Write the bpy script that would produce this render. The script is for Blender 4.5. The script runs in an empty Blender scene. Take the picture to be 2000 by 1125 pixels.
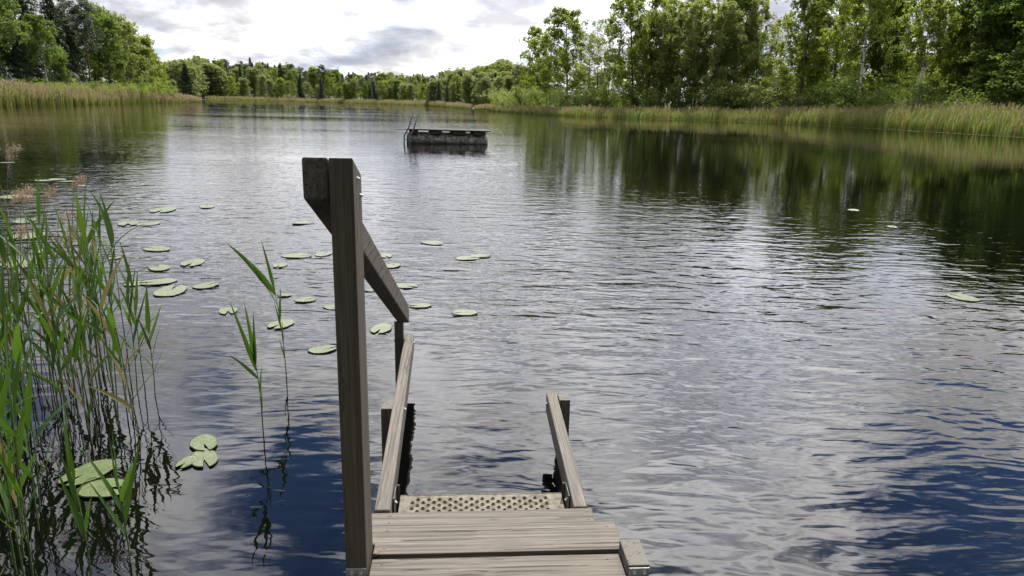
import bpy, math, random
import numpy as np

# ------------------------------------------------------------------ camera, sky, sun
S = bpy.context.scene
F_PX, ROLL, HC = 1389.0, math.radians(1.3), 1.8
PITCH = math.radians(14.66)
cd = bpy.data.cameras.new('camera'); cam = bpy.data.objects.new('camera', cd)
S.collection.objects.link(cam); S.camera = cam
cd.sensor_width = 36.0; cd.lens = 36.0 * F_PX / 2000.0
cd.clip_start = 0.05; cd.clip_end = 6000
from mathutils import Matrix, Vector
cam.matrix_world = (Matrix.Translation((0, 0, HC)) @ Matrix.Rotation(math.pi / 2 - PITCH, 4, 'X')
                    @ Matrix.Rotation(ROLL, 4, 'Z'))

SUN_EL, SUN_AZ = math.radians(58), math.radians(12)      # azimuth clockwise from +Y
sun_dir = Vector((math.sin(SUN_AZ) * math.cos(SUN_EL), math.cos(SUN_AZ) * math.cos(SUN_EL), math.sin(SUN_EL)))
sl = bpy.data.lights.new('sun', 'SUN'); sun = bpy.data.objects.new('sun', sl); S.collection.objects.link(sun)
sl.energy = 4.7; sl.angle = math.radians(1.0); sl.color = (1.0, 0.94, 0.84)
sun.rotation_euler = sun_dir.to_track_quat('Z', 'Y').to_euler()
S.cycles.max_bounces = 6; S.cycles.diffuse_bounces = 2; S.cycles.glossy_bounces = 3; S.cycles.transmission_bounces = 3
S.view_settings.view_transform = 'Standard'; S.view_settings.look = 'None'
S.view_settings.exposure = 0.6; S.view_settings.gamma = 1.0; S.view_settings.use_curve_mapping = False

class N:
    """small helper to write node graphs"""
    def __init__(s, nt): s.nt = nt; s.L = nt.links.new
    def put(s, sock, v):
        if v is None: return
        if hasattr(v, 'is_linked') or isinstance(v, bpy.types.NodeSocket): s.L(v, sock)
        else: sock.default_value = v
    def node(s, t, **kw):
        n = s.nt.nodes.new(t)
        for k, v in kw.items(): setattr(n, k, v)
        return n
    def math(s, op, a, b=None, c=None, clamp=False):
        n = s.node('ShaderNodeMath', operation=op, use_clamp=clamp)
        s.put(n.inputs[0], a); s.put(n.inputs[1], b)
        if c is not None: s.put(n.inputs[2], c)
        return n.outputs[0]
    def vmath(s, op, a, b=None):
        n = s.node('ShaderNodeVectorMath', operation=op)
        s.put(n.inputs[0], a); s.put(n.inputs[1], b)
        return n.outputs['Value'] if op in ('DOT_PRODUCT', 'LENGTH', 'DISTANCE') else n.outputs[0]
    def noise(s, vec, scale=1, detail=2, rough=0.5, dist=0.0, w=None):
        n = s.node('ShaderNodeTexNoise')
        if w is not None: n.noise_dimensions = '4D'; n.inputs['W'].default_value = w
        s.put(n.inputs['Vector'], vec); n.inputs['Scale'].default_value = scale
        n.inputs['Detail'].default_value = detail; n.inputs['Roughness'].default_value = rough
        n.inputs['Distortion'].default_value = dist
        return n.outputs[0]
    def ramp(s, fac, a, b, lo=0.0, hi=1.0, smooth=True):
        n = s.node('ShaderNodeMapRange', interpolation_type='SMOOTHSTEP' if smooth else 'LINEAR')
        s.put(n.inputs[0], fac)
        for i, v in enumerate((a, b, lo, hi)): s.put(n.inputs[1 + i], v)
        return n.outputs[0]
    def mix(s, f, a, b):
        n = s.node('ShaderNodeMix', data_type='RGBA')
        s.put(n.inputs[0], f)
        s.put(n.inputs[6], (*a, 1) if isinstance(a, tuple) and len(a) == 3 else a)
        s.put(n.inputs[7], (*b, 1) if isinstance(b, tuple) and len(b) == 3 else b)
        return n.outputs[2]
    def mul(s, col, f):
        n = s.node('ShaderNodeVectorMath', operation='SCALE')
        s.put(n.inputs[0], col); s.put(n.inputs['Scale'], f); return n.outputs[0]
    def mapping(s, vec, scale=(1, 1, 1), rot=(0, 0, 0), loc=(0, 0, 0)):
        n = s.node('ShaderNodeMapping'); s.put(n.inputs[0], vec)
        n.inputs['Location'].default_value = loc; n.inputs['Rotation'].default_value = rot
        n.inputs['Scale'].default_value = scale; return n.outputs[0]

# sky: blue Nishita dome with broken cumulus over all of it
CLOUD_W = 12.3
W = bpy.data.worlds.new('World'); S.world = W; W.use_nodes = True
W.node_tree.nodes.clear(); n = N(W.node_tree)
sky = n.node('ShaderNodeTexSky', sky_type='NISHITA'); sky.sun_disc = False
sky.sun_elevation = SUN_EL; sky.sun_rotation = SUN_AZ; sky.air_density = 1.0; sky.dust_density = 0.4; sky.ozone_density = 2.0
tc = n.node('ShaderNodeTexCoord'); sp = n.node('ShaderNodeSeparateXYZ'); n.L(tc.outputs['Generated'], sp.inputs[0])
zz = n.math('ADD', n.math('MAXIMUM', sp.outputs[2], 0.0), 0.27)
cb = n.node('ShaderNodeCombineXYZ')
n.L(n.math('DIVIDE', sp.outputs[0], zz), cb.inputs[0]); n.L(n.math('DIVIDE', sp.outputs[1], zz), cb.inputs[1])
P = cb.outputs[0]
def dens(vec):
    big = n.noise(vec, 0.55, 3, 0.5, 0.2, w=CLOUD_W + 7.3)
    fine = n.noise(vec, 1.8, 9, 0.55, 0.2, w=CLOUD_W)
    return n.math('ADD', n.math('MULTIPLY', big, 0.5), n.math('MULTIPLY', fine, 0.5))
d1 = dens(P)
toward = (sun_dir.x * -0.30, sun_dir.y * -0.30, 0)          # a step towards the sun on the cloud sheet (it lies nearer overhead)
d2 = dens(n.vmath('ADD', P, toward))
low = n.ramp(sp.outputs[2], 0.05, 0.45, 0.10, 0.0)          # cumulus close up towards the horizon
mask = n.ramp(n.math('ADD', d1, low), 0.417, 0.476)
lit = n.ramp(n.math('SUBTRACT', d1, d2), -0.075, 0.05)
thick = n.ramp(d1, 0.48, 0.62, 1.0, 0.40)
shade = n.math('MULTIPLY', n.math('ADD', n.math('MULTIPLY', lit, 0.62), 0.38), thick)
sdot = n.vmath('DOT_PRODUCT', tc.outputs['Generated'], tuple(sun_dir))
glow = n.math('ADD', 1.0, n.math('MULTIPLY', n.math('POWER', n.math('MAXIMUM', sdot, 0.0), 6.0), 7.4))
ccol = n.mix(shade, (0.66, 0.74, 0.96), (1.0, 0.985, 0.985))
ccol = n.mul(ccol, n.math('MULTIPLY', n.math('MULTIPLY', n.ramp(shade, 0.10, 0.80, 0.86, 1.32), glow), 5.4))
puff = n.ramp(n.noise(P, 3.1, 7, 0.6, 0.4, w=CLOUD_W + 1.7), 0.36, 0.64, 0.62, 1.45)   # lumps within the sheet
ccol = n.mul(ccol, puff)
final = n.mix(mask, n.vmath('MULTIPLY', sky.outputs[0], (0.56, 0.76, 1.10)), ccol)
bg = n.node('ShaderNodeBackground'); bg.inputs['Strength'].default_value = 0.10
n.L(final, bg.inputs[0]); wo = n.node('ShaderNodeOutputWorld'); n.L(bg.outputs[0], wo.inputs[0])

# ------------------------------------------------------------------ helpers
rng = np.random.default_rng(11); random.seed(5)
COL = S.collection
cp, sp_ = math.cos(PITCH), math.sin(PITCH); cr, sr = math.cos(ROLL), math.sin(ROLL)
def ray(px, py):
    u, v = (px - 1000) / F_PX, -(py - 562.5) / F_PX
    x, y = u * cr - v * sr, u * sr + v * cr
    return np.array([x, cp + y * sp_, -sp_ + y * cp])
def at(px, py, z=0.0):
    d = ray(px, py); return np.array([0, 0, HC]) + d * ((z - HC) / d[2])
def at_y(px, py, Y):
    d = ray(px, py); return np.array([0, 0, HC]) + d * (Y / d[1])

def mesh(name, v, f, mat=None, smooth=False):
    m = bpy.data.meshes.new(name)
    m.from_pydata([tuple(map(float, a)) for a in v], [], [tuple(map(int, a)) for a in f]); m.update()
    for mm in (mat if isinstance(mat, (list, tuple)) else [mat]):
        if mm: m.materials.append(mm)
    if smooth: m.polygons.foreach_set('use_smooth', [True] * len(m.polygons))
    return m
def link(name, data, parent=None, loc=None, rotz=None, scale=None):
    o = bpy.data.objects.new(name, data); COL.objects.link(o)
    if parent: o.parent = parent
    if loc is not None: o.location = [float(a) for a in loc]
    if rotz is not None: o.rotation_euler.z = rotz
    if scale is not None: o.scale = (scale,) * 3 if not hasattr(scale, '__len__') else scale
    return o
def tag(o, label=None, cat=None, group=None, kind=None):
    if label: o['label'] = label
    if cat: o['category'] = cat
    if group: o['group'] = group
    if kind: o['kind'] = kind
    return o
def copy_tree(o, parent=None):
    c = o.copy(); COL.objects.link(c)
    if parent: c.parent = parent
    for ch in o.children: copy_tree(ch, c)
    return c
def quads_mesh(name, Q, mat, attr=None):
    """Q: (n,4,3) array -> one mesh of loose quads, with an optional per-quad float attribute 'tint'"""
    nq = len(Q); m = bpy.data.meshes.new(name)
    m.vertices.add(nq * 4); m.vertices.foreach_set('co', Q.reshape(-1).astype(np.float32))
    m.loops.add(nq * 4); m.loops.foreach_set('vertex_index', np.arange(nq * 4, dtype=np.int32))
    m.polygons.add(nq); m.polygons.foreach_set('loop_start', np.arange(0, nq * 4, 4, dtype=np.int32))
    m.polygons.foreach_set('loop_total', np.full(nq, 4, dtype=np.int32))
    m.update(calc_edges=True)
    if attr is not None:
        a = m.attributes.new('tint', 'FLOAT', 'FACE'); a.data.foreach_set('value', attr.astype(np.float32))
    m.materials.append(mat); return m
def tube(path, radii, sides=6, cap=True):
    path = [np.asarray(p, float) for p in path]; V = []; Fc = []
    for i, p in enumerate(path):
        d = path[min(i + 1, len(path) - 1)] - path[max(i - 1, 0)]; d = d / (np.linalg.norm(d) + 1e-9)
        ref = np.array([1, 0, 0]) if abs(d[0]) < 0.8 else np.array([0, 1, 0])
        a = np.cross(d, ref); a /= np.linalg.norm(a); b = np.cross(d, a)
        for k in range(sides):
            t = 2 * math.pi * k / sides; V.append(p + radii[i] * (math.cos(t) * a + math.sin(t) * b))
    for i in range(len(path) - 1):
        for k in range(sides):
            k2 = (k + 1) % sides; Fc.append((i * sides + k, i * sides + k2, (i + 1) * sides + k2, (i + 1) * sides + k))
    if cap: Fc.append(tuple(range(sides))[::-1]); Fc.append(tuple((len(path) - 1) * sides + k for k in range(sides)))
    return V, Fc
class MB:
    def __init__(s): s.v = []; s.f = []
    def add(s, v, f):
        k = len(s.v); s.v += [tuple(a) for a in v]; s.f += [tuple(i + k for i in a) for a in f]; return s
    def tube(s, path, radii, sides=6):
        if not hasattr(radii, '__len__'): radii = [radii] * len(path)
        return s.add(*tube(path, radii, sides))
    def box(s, x0, x1, y0, y1, z0, z1):
        v = [(x, y, z) for z in (z0, z1) for y in (y0, y1) for x in (x0, x1)]
        return s.add(v, [(0, 2, 3, 1), (4, 5, 7, 6), (0, 1, 5, 4), (1, 3, 7, 5), (3, 2, 6, 7), (2, 0, 4, 6)])
    def build(s, name, mat, parent=None, smooth=False, bevel=0):
        o = link(name, mesh(name, s.v, s.f, mat, smooth), parent)
        if bevel:
            b = o.modifiers.new('bevel', 'BEVEL'); b.width = bevel; b.segments = 2; b.limit_method = 'ANGLE'
        return o
def prism(poly, z0, z1):
    k = len(poly); v = [(x, y, z0) for x, y in poly] + [(x, y, z1) for x, y in poly]
    f = [tuple(range(k))[::-1], tuple(range(k, 2 * k))] + [(i, (i + 1) % k, k + (i + 1) % k, k + i) for i in range(k)]
    return v, f

# ------------------------------------------------------------------ materials
def material(name):
    m = bpy.data.materials.new(name); m.use_nodes = True; m.node_tree.nodes.clear()
    g = N(m.node_tree); out = g.node('ShaderNodeOutputMaterial'); return m, g, out
def principled(g, out, col, rough=0.7, normal=None, **kw):
    b = g.node('ShaderNodeBsdfPrincipled'); g.put(b.inputs['Base Color'], (*col, 1) if isinstance(col, tuple) and len(col) == 3 else col)
    g.put(b.inputs['Roughness'], rough); g.put(b.inputs['Normal'], normal)
    for k, v in kw.items(): g.put(b.inputs[k], v)
    g.L(b.outputs[0], out.inputs['Surface']); return b
def bump(g, h, dist=1.0, strength=1.0, normal=None):
    b = g.node('ShaderNodeBump'); b.inputs['Strength'].default_value = strength; b.inputs['Distance'].default_value = dist
    g.L(h, b.inputs['Height']); g.put(b.inputs['Normal'], normal); return b.outputs[0]

def wood(name, axis, dark=0.0, tone=(1, 1, 1)):
    """weathered pine: long fibres along `axis`, darker cracks, lichen-grey and honey patches, a few knots"""
    m, g, out = material(name)
    tcn = g.node('ShaderNodeTexCoord'); oi = g.node('ShaderNodeObjectInfo')
    off = g.node('ShaderNodeCombineXYZ')
    for i, k in enumerate((7.1, 3.7, 5.3)): g.L(g.math('MULTIPLY', oi.outputs['Random'], k), off.inputs[i])
    p = g.vmath('ADD', tcn.outputs['Object'], off.outputs[0])
    warp = g.noise(p, 4.0, 2, 0.5)
    def st(a, b):
        v = [b, b, b]; v[axis] = a; return g.mapping(p, tuple(v))
    # knots bend the fibres round them
    kn = g.node('ShaderNodeTexVoronoi'); g.L(st(3.0, 9.0), kn.inputs['Vector']); kn.inputs['Scale'].default_value = 1.0
    has = g.ramp(g.vmath('DOT_PRODUCT', kn.outputs['Color'], (1, 0, 0)), 0.80, 0.82)
    knot = g.math('MULTIPLY', g.ramp(kn.outputs['Distance'], 0.03, 0.26, 1.0, 0.0), has)
    cbn = g.node('ShaderNodeCombineXYZ')
    for i in range(3): g.L(g.math('MULTIPLY', g.math('ADD', knot, g.math('MULTIPLY', warp, 0.7)), 1.7), cbn.inputs[i])
    bent = g.vmath('ADD', st(0.7, 95.0), cbn.outputs[0])
    fib = g.noise(bent, 1.0, 4, 0.62)
    fine = g.noise(st(6.0, 260.0), 1.0, 3, 0.6)
    patch = g.noise(p, 3.3, 4, 0.6)
    crack = g.ramp(g.noise(g.vmath('ADD', st(0.7, 52.0), cbn.outputs[0]), 1.0, 2, 0.5, w=2.0), 0.345, 0.385, 1.0, 0.0)
    c = g.mix(g.ramp(fib, 0.34, 0.66), (0.061 * tone[0], 0.054 * tone[1], 0.043 * tone[2]), (0.150 * tone[0], 0.133 * tone[1], 0.112 * tone[2]))
    c = g.mix(g.math('MULTIPLY', g.ramp(patch, 0.5, 0.72), 0.5), c, (0.140 * tone[0], 0.114 * tone[1], 0.086 * tone[2]))
    c = g.mix(g.math('MULTIPLY', g.ramp(patch, 0.28, 0.46, 1, 0), 0.55), c, (0.088 * tone[0], 0.082 * tone[1], 0.073 * tone[2]))
    c = g.mix(g.math('MULTIPLY', g.ramp(fine, 0.38, 0.62), 0.55), c, (0.068 * tone[0], 0.058 * tone[1], 0.049 * tone[2]))
    c = g.mix(g.math('MULTIPLY', crack, 0.85), c, (0.035, 0.028, 0.022))
    c = g.mix(g.math('MULTIPLY', g.math('MULTIPLY', g.ramp(kn.outputs['Distance'], 0.05, 0.11, 1.0, 0.0), has), 0.8), c, (0.07, 0.045, 0.028))
    c = g.mul(c, g.math('ADD', 0.86, g.math('MULTIPLY', oi.outputs['Random'], 0.26)))     # no two boards alike
    if dark: c = g.mix(dark, c, (0.03, 0.026, 0.018))
    h = g.math('ADD', g.math('MULTIPLY', fib, 0.0016), g.math('MULTIPLY', fine, 0.0004))
    h = g.math('SUBTRACT', h, g.math('MULTIPLY', crack, 0.0022))
    principled(g, out, c, 0.82, bump(g, h, 1.0), **{'Specular IOR Level': 0.25})
    return m
WOOD = [wood('weathered_wood_x', 0), wood('weathered_wood_y', 1), wood('weathered_wood_z', 2)]
WOOD_POST = wood('brown_post_wood', 2, 0.45, (1.15, 1.10, 1.02))
WOOD_RAIL = wood('handrail_wood', 1, 0.25, (1.2, 1.18, 1.15))

def end_grain():
    m, g, out = material('end_grain_wood')
    t = g.node('ShaderNodeTexCoord'); p = g.vmath('ADD', t.outputs['Object'], (-0.50, -1.90, 0))
    w = g.node('ShaderNodeTexWave', wave_type='RINGS', rings_direction='Z'); g.L(p, w.inputs['Vector'])
    w.inputs['Scale'].default_value = 42; w.inputs['Distortion'].default_value = 1.5; w.inputs['Detail'].default_value = 2
    v = g.node('ShaderNodeTexVoronoi', feature='DISTANCE_TO_EDGE'); g.L(g.mapping(p, (1, 1, 0)), v.inputs['Vector']); v.inputs['Scale'].default_value = 26
    c = g.mix(w.outputs['Fac'], (0.070, 0.063, 0.051), (0.125, 0.115, 0.097))
    cr_ = g.math('MULTIPLY', g.ramp(v.outputs['Distance'], 0.005, 0.03, 1, 0), g.ramp(g.noise(p, 30, 2), 0.45, 0.6))
    c = g.mix(g.math('MULTIPLY', cr_, 0.8), c, (0.04, 0.035, 0.03))
    principled(g, out, c, 0.9, bump(g, g.math('MULTIPLY', cr_, -0.002), 1.0)); return m
END = end_grain()
def metal(name, col, rough, met=0.8, spots=0.3):
    m, g, out = material(name); t = g.node('ShaderNodeTexCoord')
    nz = g.noise(t.outputs['Object'], 30, 5, 0.65); nz2 = g.noise(t.outputs['Object'], 160, 3, 0.6)
    c = g.mix(g.math('MULTIPLY', g.ramp(nz, 0.42, 0.66), spots), col, tuple(a * 0.35 for a in col))
    c = g.mix(g.math('MULTIPLY', g.ramp(nz2, 0.6, 0.72), spots), c, (0.16, 0.09, 0.045))
    principled(g, out, c, g.ramp(nz, 0.3, 0.7, rough, rough + 0.2), bump(g, nz2, 0.0006), Metallic=met); return m
GALV = metal('galvanised_steel', (0.40, 0.40, 0.39), 0.45, 0.7)
TREAD = metal('dirty_tread_steel', (0.120, 0.103, 0.074), 0.7, 0.2, 0.6)
DARK_METAL = metal('dark_bracket_steel', (0.09, 0.09, 0.085), 0.6, 0.5)
LADDER = metal('ladder_tube_steel', (0.10, 0.11, 0.12), 0.6, 0.3, 0.2)

def leafy(name, c1, c2, trans=0.45, obj_var=0.25, rough=0.5):
    """foliage: light through the leaf, tint from leaf to leaf and from tree to tree"""
    m, g, out = material(name)
    a = g.node('ShaderNodeAttribute', attribute_name='tint'); oi = g.node('ShaderNodeObjectInfo')
    f = g.math('ADD', g.math('MULTIPLY', a.outputs['Fac'], 1 - obj_var), g.math('MULTIPLY', oi.outputs['Random'], obj_var))
    c = g.mix(f, c1, c2)
    d = g.node('ShaderNodeBsdfPrincipled'); g.L(c, d.inputs['Base Color']); d.inputs['Roughness'].default_value = rough
    d.inputs['Specular IOR Level'].default_value = 0.3
    t = g.node('ShaderNodeBsdfTranslucent')
    hs = g.node('ShaderNodeHueSaturation'); hs.inputs['Saturation'].default_value = 1.1; hs.inputs['Value'].default_value = 1.9; hs.inputs['Hue'].default_value = 0.485
    g.L(c, hs.inputs['Color']); g.L(hs.outputs[0], t.inputs['Color'])
    ms = g.node('ShaderNodeMixShader'); ms.inputs[0].default_value = trans
    g.L(d.outputs[0], ms.inputs[1]); g.L(t.outputs[0], ms.inputs[2]); g.L(ms.outputs[0], out.inputs['Surface'])
    return m
LEAF_BIRCH = leafy('birch_leaves', (0.090, 0.130, 0.022), (0.180, 0.225, 0.042), 0.58)
LEAF_ALDER = leafy('alder_leaves', (0.055, 0.098, 0.020), (0.120, 0.172, 0.034), 0.55)
LEAF_LIME = leafy('young_leaves', (0.095, 0.150, 0.020), (0.190, 0.250, 0.040))
LEAF_GREY = leafy('sallow_leaves', (0.110, 0.142, 0.040), (0.195, 0.222, 0.070), 0.58)
LEAF_PALE = leafy('pale_wood_leaves', (0.105, 0.135, 0.045), (0.185, 0.215, 0.080), 0.5)  # distance haze put into the leaf colour as a paler green
NEEDLE = leafy('spruce_needles', (0.016, 0.034, 0.014), (0.040, 0.066, 0.022), 0.15)
PINE_N = leafy('pine_needles', (0.026, 0.046, 0.020), (0.062, 0.082, 0.034), 0.18)
def bark(name, c1, c2, sc=9.0, mark=None):
    m, g, out = material(name); t = g.node('ShaderNodeTexCoord')
    nz = g.noise(g.mapping(t.outputs['Object'], (1, 1, 0.35)), sc, 5, 0.65)
    c = g.mix(g.ramp(nz, 0.38, 0.62), c1, c2)
    if mark:
        k = g.noise(g.mapping(t.outputs['Object'], (1.2, 1.2, 2.6)), 2.2, 3, 0.6); c = g.mix(g.ramp(k, 0.52, 0.6), c, mark)
    principled(g, out, c, 0.9, bump(g, nz, 0.02)); return m
BARK_BIRCH = bark('birch_bark', (0.36, 0.34, 0.31), (0.55, 0.53, 0.50), 6, (0.045, 0.04, 0.035))
BARK_DARK = bark('dark_bark', (0.035, 0.030, 0.024), (0.085, 0.075, 0.060))
BARK_PINE = bark('pine_bark', (0.07, 0.05, 0.035), (0.17, 0.11, 0.07))
def blade_mat(name, c1, c2, trans=0.3):
    m = leafy(name, c1, c2, trans, 0.35, 0.45); return m
REED_LEAF = blade_mat('reed_leaf', (0.020, 0.054, 0.010), (0.054, 0.102, 0.016), 0.3)
REED_OLD = blade_mat('yellowing_reed_leaf', (0.11, 0.10, 0.03), (0.19, 0.16, 0.07), 0.3)
REED_STEM = bark('reed_stem', (0.045, 0.085, 0.022), (0.085, 0.125, 0.035), 40)
REED_DRY = bark('dry_reed_stem', (0.11, 0.075, 0.04), (0.21, 0.15, 0.085), 40)
PLUME = leafy('dry_plume', (0.15, 0.11, 0.068), (0.25, 0.195, 0.125), 0.3)
def vcol_mat():
    m, g, out = material('reed_bed_blades')
    a = g.node('ShaderNodeAttribute', attribute_name='col')
    d = g.node('ShaderNodeBsdfDiffuse'); t = g.node('ShaderNodeBsdfTranslucent'); ms = g.node('ShaderNodeMixShader'); ms.inputs[0].default_value = 0.48
    g.L(a.outputs['Color'], d.inputs[0]); g.L(a.outputs['Color'], t.inputs[0]); g.L(d.outputs[0], ms.inputs[1]); g.L(t.outputs[0], ms.inputs[2])
    g.L(ms.outputs[0], out.inputs['Surface']); return m
REED_BED = vcol_mat()
def pad_mat():
    m, g, out = material('lily_pad_leaf'); t = g.node('ShaderNodeTexCoord'); oi = g.node('ShaderNodeObjectInfo')
    sx = g.node('ShaderNodeSeparateXYZ'); g.L(t.outputs['Object'], sx.inputs[0])
    ang = g.math('ARCTAN2', sx.outputs[1], sx.outputs[0])
    vein = g.ramp(g.math('ABSOLUTE', g.math('SINE', g.math('MULTIPLY', ang, 9.0))), 0.0, 0.13, 1.0, 0.0)
    of = g.node('ShaderNodeCombineXYZ'); g.L(g.math('MULTIPLY', oi.outputs['Random'], 9.0), of.inputs[2])
    nz = g.noise(g.vmath('ADD', t.outputs['Object'], of.outputs[0]), 9, 5, 0.6); sp2 = g.noise(g.vmath('ADD', t.outputs['Object'], of.outputs[0]), 60, 3, 0.6)
    c = g.mix(g.ramp(nz, 0.35, 0.65), (0.046, 0.074, 0.017), (0.082, 0.108, 0.034))
    c = g.mix(g.math('MULTIPLY', oi.outputs['Random'], 0.45), c, (0.11, 0.115, 0.045))
    c = g.mix(g.math('MULTIPLY', vein, 0.35), c, (0.11, 0.135, 0.05))
    c = g.mix(g.ramp(sp2, 0.61, 0.67), c, (0.06, 0.045, 0.02))
    rad = g.vmath('LENGTH', t.outputs['Object']); edge = g.math('MULTIPLY', g.ramp(g.math('ADD', rad, g.math('MULTIPLY', nz, .16)), .52, .58), .55)
    c = g.mix(edge, c, (0.10, 0.075, 0.03))
    principled(g, out, c, 0.33, bump(g, g.math('ADD', nz, g.math('MULTIPLY', vein, .25)), 0.004)); return m
PAD = pad_mat()
DEBRIS = bark('dead_leaf', (0.02, 0.016, 0.012), (0.06, 0.05, 0.03), 50)

def ground_mat():
    m, g, out = material('grassy_ground'); t = g.node('ShaderNodeTexCoord')
    a = g.noise(t.outputs['Object'], 0.15, 5, 0.6); b = g.noise(t.outputs['Object'], 2.5, 5, 0.7)
    c = g.mix(g.ramp(a, 0.4, 0.6), (0.055, 0.085, 0.022), (0.105, 0.120, 0.042)); c = g.mix(g.ramp(b, 0.45, 0.7), c, (0.035, 0.045, 0.017))
    sz = g.node('ShaderNodeSeparateXYZ'); g.L(t.outputs['Object'], sz.inputs[0])
    c = g.mix(g.ramp(sz.outputs[2], -0.15, 0.05, 1.0, 0.0), c, (0.018, 0.014, 0.009))
    principled(g, out, c, 0.95, bump(g, b, 0.15)); return m
ROCK = bark('granite', (0.06, 0.052, 0.048), (0.15, 0.128, 0.118), 0.9, (0.06, 0.065, 0.045))

def water_mat():
    m, g, out = material('lake_water')
    geo = g.node('ShaderNodeNewGeometry'); p = geo.outputs['Position']
    sx = g.node('ShaderNodeSeparateXYZ'); g.L(p, sx.inputs[0]); X, Y = sx.outputs[0], sx.outputs[1]
    # wind: gusty patches; lee along the wooded right shore; shelter among the reeds at the left of the jetty
    gust = g.noise(g.mapping(p, (0.035, 0.11, 0), (0, 0, 0.10)), 1.0, 3, 0.55, 0.4)
    lee = g.ramp(g.math('SUBTRACT', X, g.math('MULTIPLY', Y, 0.02)), -2.0, 6.0, 1.0, 0.25)
    lee = g.math('MULTIPLY', lee, 1.0)
    nr = g.vmath('DISTANCE', p, (-2.6, 2.6, 0)); shelter = g.ramp(nr, 0.8, 4.6, 0.16, 1.0)
    far = g.ramp(Y, 3.0, 18.0, 1.65, 0.38)
    amp = g.math('MULTIPLY', g.math('MULTIPLY', g.ramp(gust, 0.30, 0.68, 0.35, 1.35), lee), g.math('MULTIPLY', shelter, far))
    wob = g.noise(g.mapping(p, (0.9, 0.9, 0)), 1.0, 2, 0.5)
    cw = g.node('ShaderNodeCombineXYZ'); g.L(g.math('MULTIPLY', wob, 1.2), cw.inputs[0]); g.L(g.math('MULTIPLY', wob, 1.2), cw.inputs[1])
    def wave(sx_, sy_, rot, dist, seed, det=1):
        q = g.vmath('ADD', g.mapping(p, (sx_, sy_, 0), (0, 0, rot), (seed, seed * 1.7, 0)), cw.outputs[0])
        return g.noise(q, 1.0, det, 0.45, dist)
    w1 = wave(3.4, 8.2, 0.16, 0.6, 3.1)        # main ripples, crests across the view
    w2 = wave(6.0, 14.0, -0.22, 0.5, 9.7)       # crossing ripples
    w3 = wave(1.7, 3.4, 0.3, 0.5, 17.0)      # slow swell
    w4 = wave(15.0, 30.0, 0.1, 0.3, 23.0)      # wind chatter
    h = g.math('MULTIPLY', w1, 0.0105)
    h = g.math('ADD', h, g.math('MULTIPLY', w2, 0.0036))
    h = g.math('ADD', h, g.math('MULTIPLY', w4, 0.0007))
    h = g.math('ADD', h, g.math('MULTIPLY', w3, 0.019))
    h = g.math('MULTIPLY', h, amp)
    principled(g, out, (0.0011, 0.0013, 0.0010), 0.012, bump(g, h, 1.0), IOR=1.38)
    return m
WATER = water_mat()

# ------------------------------------------------------------------ terrain and water
SHORE = np.array([(-14, -7), (-34, 6), (-52, 34), (-59, 60), (-59.2, 83.8), (-64.9, 114.9), (-77.4, 182.3), (-84, 184), (-100, 186), (-150, 215), (-165, 262),
                  (-119.5, 296), (-103, 318), (-58.5, 275), (-31.6, 242), (-9.3, 160), (-7.8, 143.3), (7.9, 104.8), (20, 97.8),
                  (32, 92.8), (36.6, 72.6), (39.9, 57.2), (41, 36), (32, 12), (14, -7)], float)
def shore_dist(x, y):
    """signed distance to the shoreline, positive on land"""
    x = np.asarray(x, float); y = np.asarray(y, float); dm = np.full(x.shape, 1e9); ins = np.zeros(x.shape, bool)
    k = len(SHORE)
    for i in range(k):
        a, b = SHORE[i], SHORE[(i + 1) % k]; e = b - a
        t = np.clip(((x - a[0]) * e[0] + (y - a[1]) * e[1]) / (e @ e), 0, 1)
        dm = np.minimum(dm, np.hypot(x - a[0] - t * e[0], y - a[1] - t * e[1]))
        c = (a[1] > y) != (b[1] > y)
        with np.errstate(divide='ignore', invalid='ignore'):
            xx = (b[0] - a[0]) * (y - a[1]) / (b[1] - a[1] + 1e-12) + a[0]
        ins ^= c & (x < xx)
    return np.where(ins, -dm, dm)
def ground_z(x, y):
    x = np.asarray(x, float); y = np.asarray(y, float); d = shore_dist(x, y)
    land = -0.06 + 0.44 * (1 - np.exp(-np.maximum(d, 0) / 4.0))
    lh = 13.0 * np.exp(-(((x + 112) / 30) ** 2 + ((y - 128) / 44) ** 2)) * np.clip(d / 16, 0, 1)
    fh = np.clip((y - 215) / 60, 0, 1) * np.clip((d - 14) / 110, 0, 1) * np.clip(9 - (x + 110) * 0.035, 2, 12)
    rh = np.clip((x - 12) / 20, 0, 1) * np.clip((d - 9) / 40, 0, 1) * 4.0 * np.clip((150 - y) / 60, 0, 1)
    und = 0.25 * np.sin(x * 0.31) * np.sin(y * 0.27) * np.clip((d - 4) / 10, 0, 1)
    return np.where(d > 0, land + lh + fh + rh + und, np.maximum(-2.6, -0.06 + 0.33 * d))
gx = np.concatenate([-np.geomspace(260, 2600, 14)[::-1], np.linspace(-240, 160, 170), np.geomspace(180, 2600, 14)])
gy = np.concatenate([-np.geomspace(60, 2600, 12)[::-1], np.linspace(-40, 440, 190), np.geomspace(470, 4200, 14)])
XX, YY = np.meshgrid(gx, gy); ZZ = ground_z(XX, YY); nx, ny = len(gx), len(gy)
V = np.stack([XX, YY, ZZ], -1).reshape(-1, 3)
ii = (np.arange(ny - 1)[:, None] * nx + np.arange(nx - 1)[None]).reshape(-1)
Fg = np.stack([ii, ii + 1, ii + nx + 1, ii + nx], -1)
tag(link('ground', mesh('ground', V, Fg, ground_mat(), True)), 'grassy lake shores rising to wooded slopes', None, None, 'structure')
xs = [-260, 200]; ys = [-80, 360]
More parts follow.
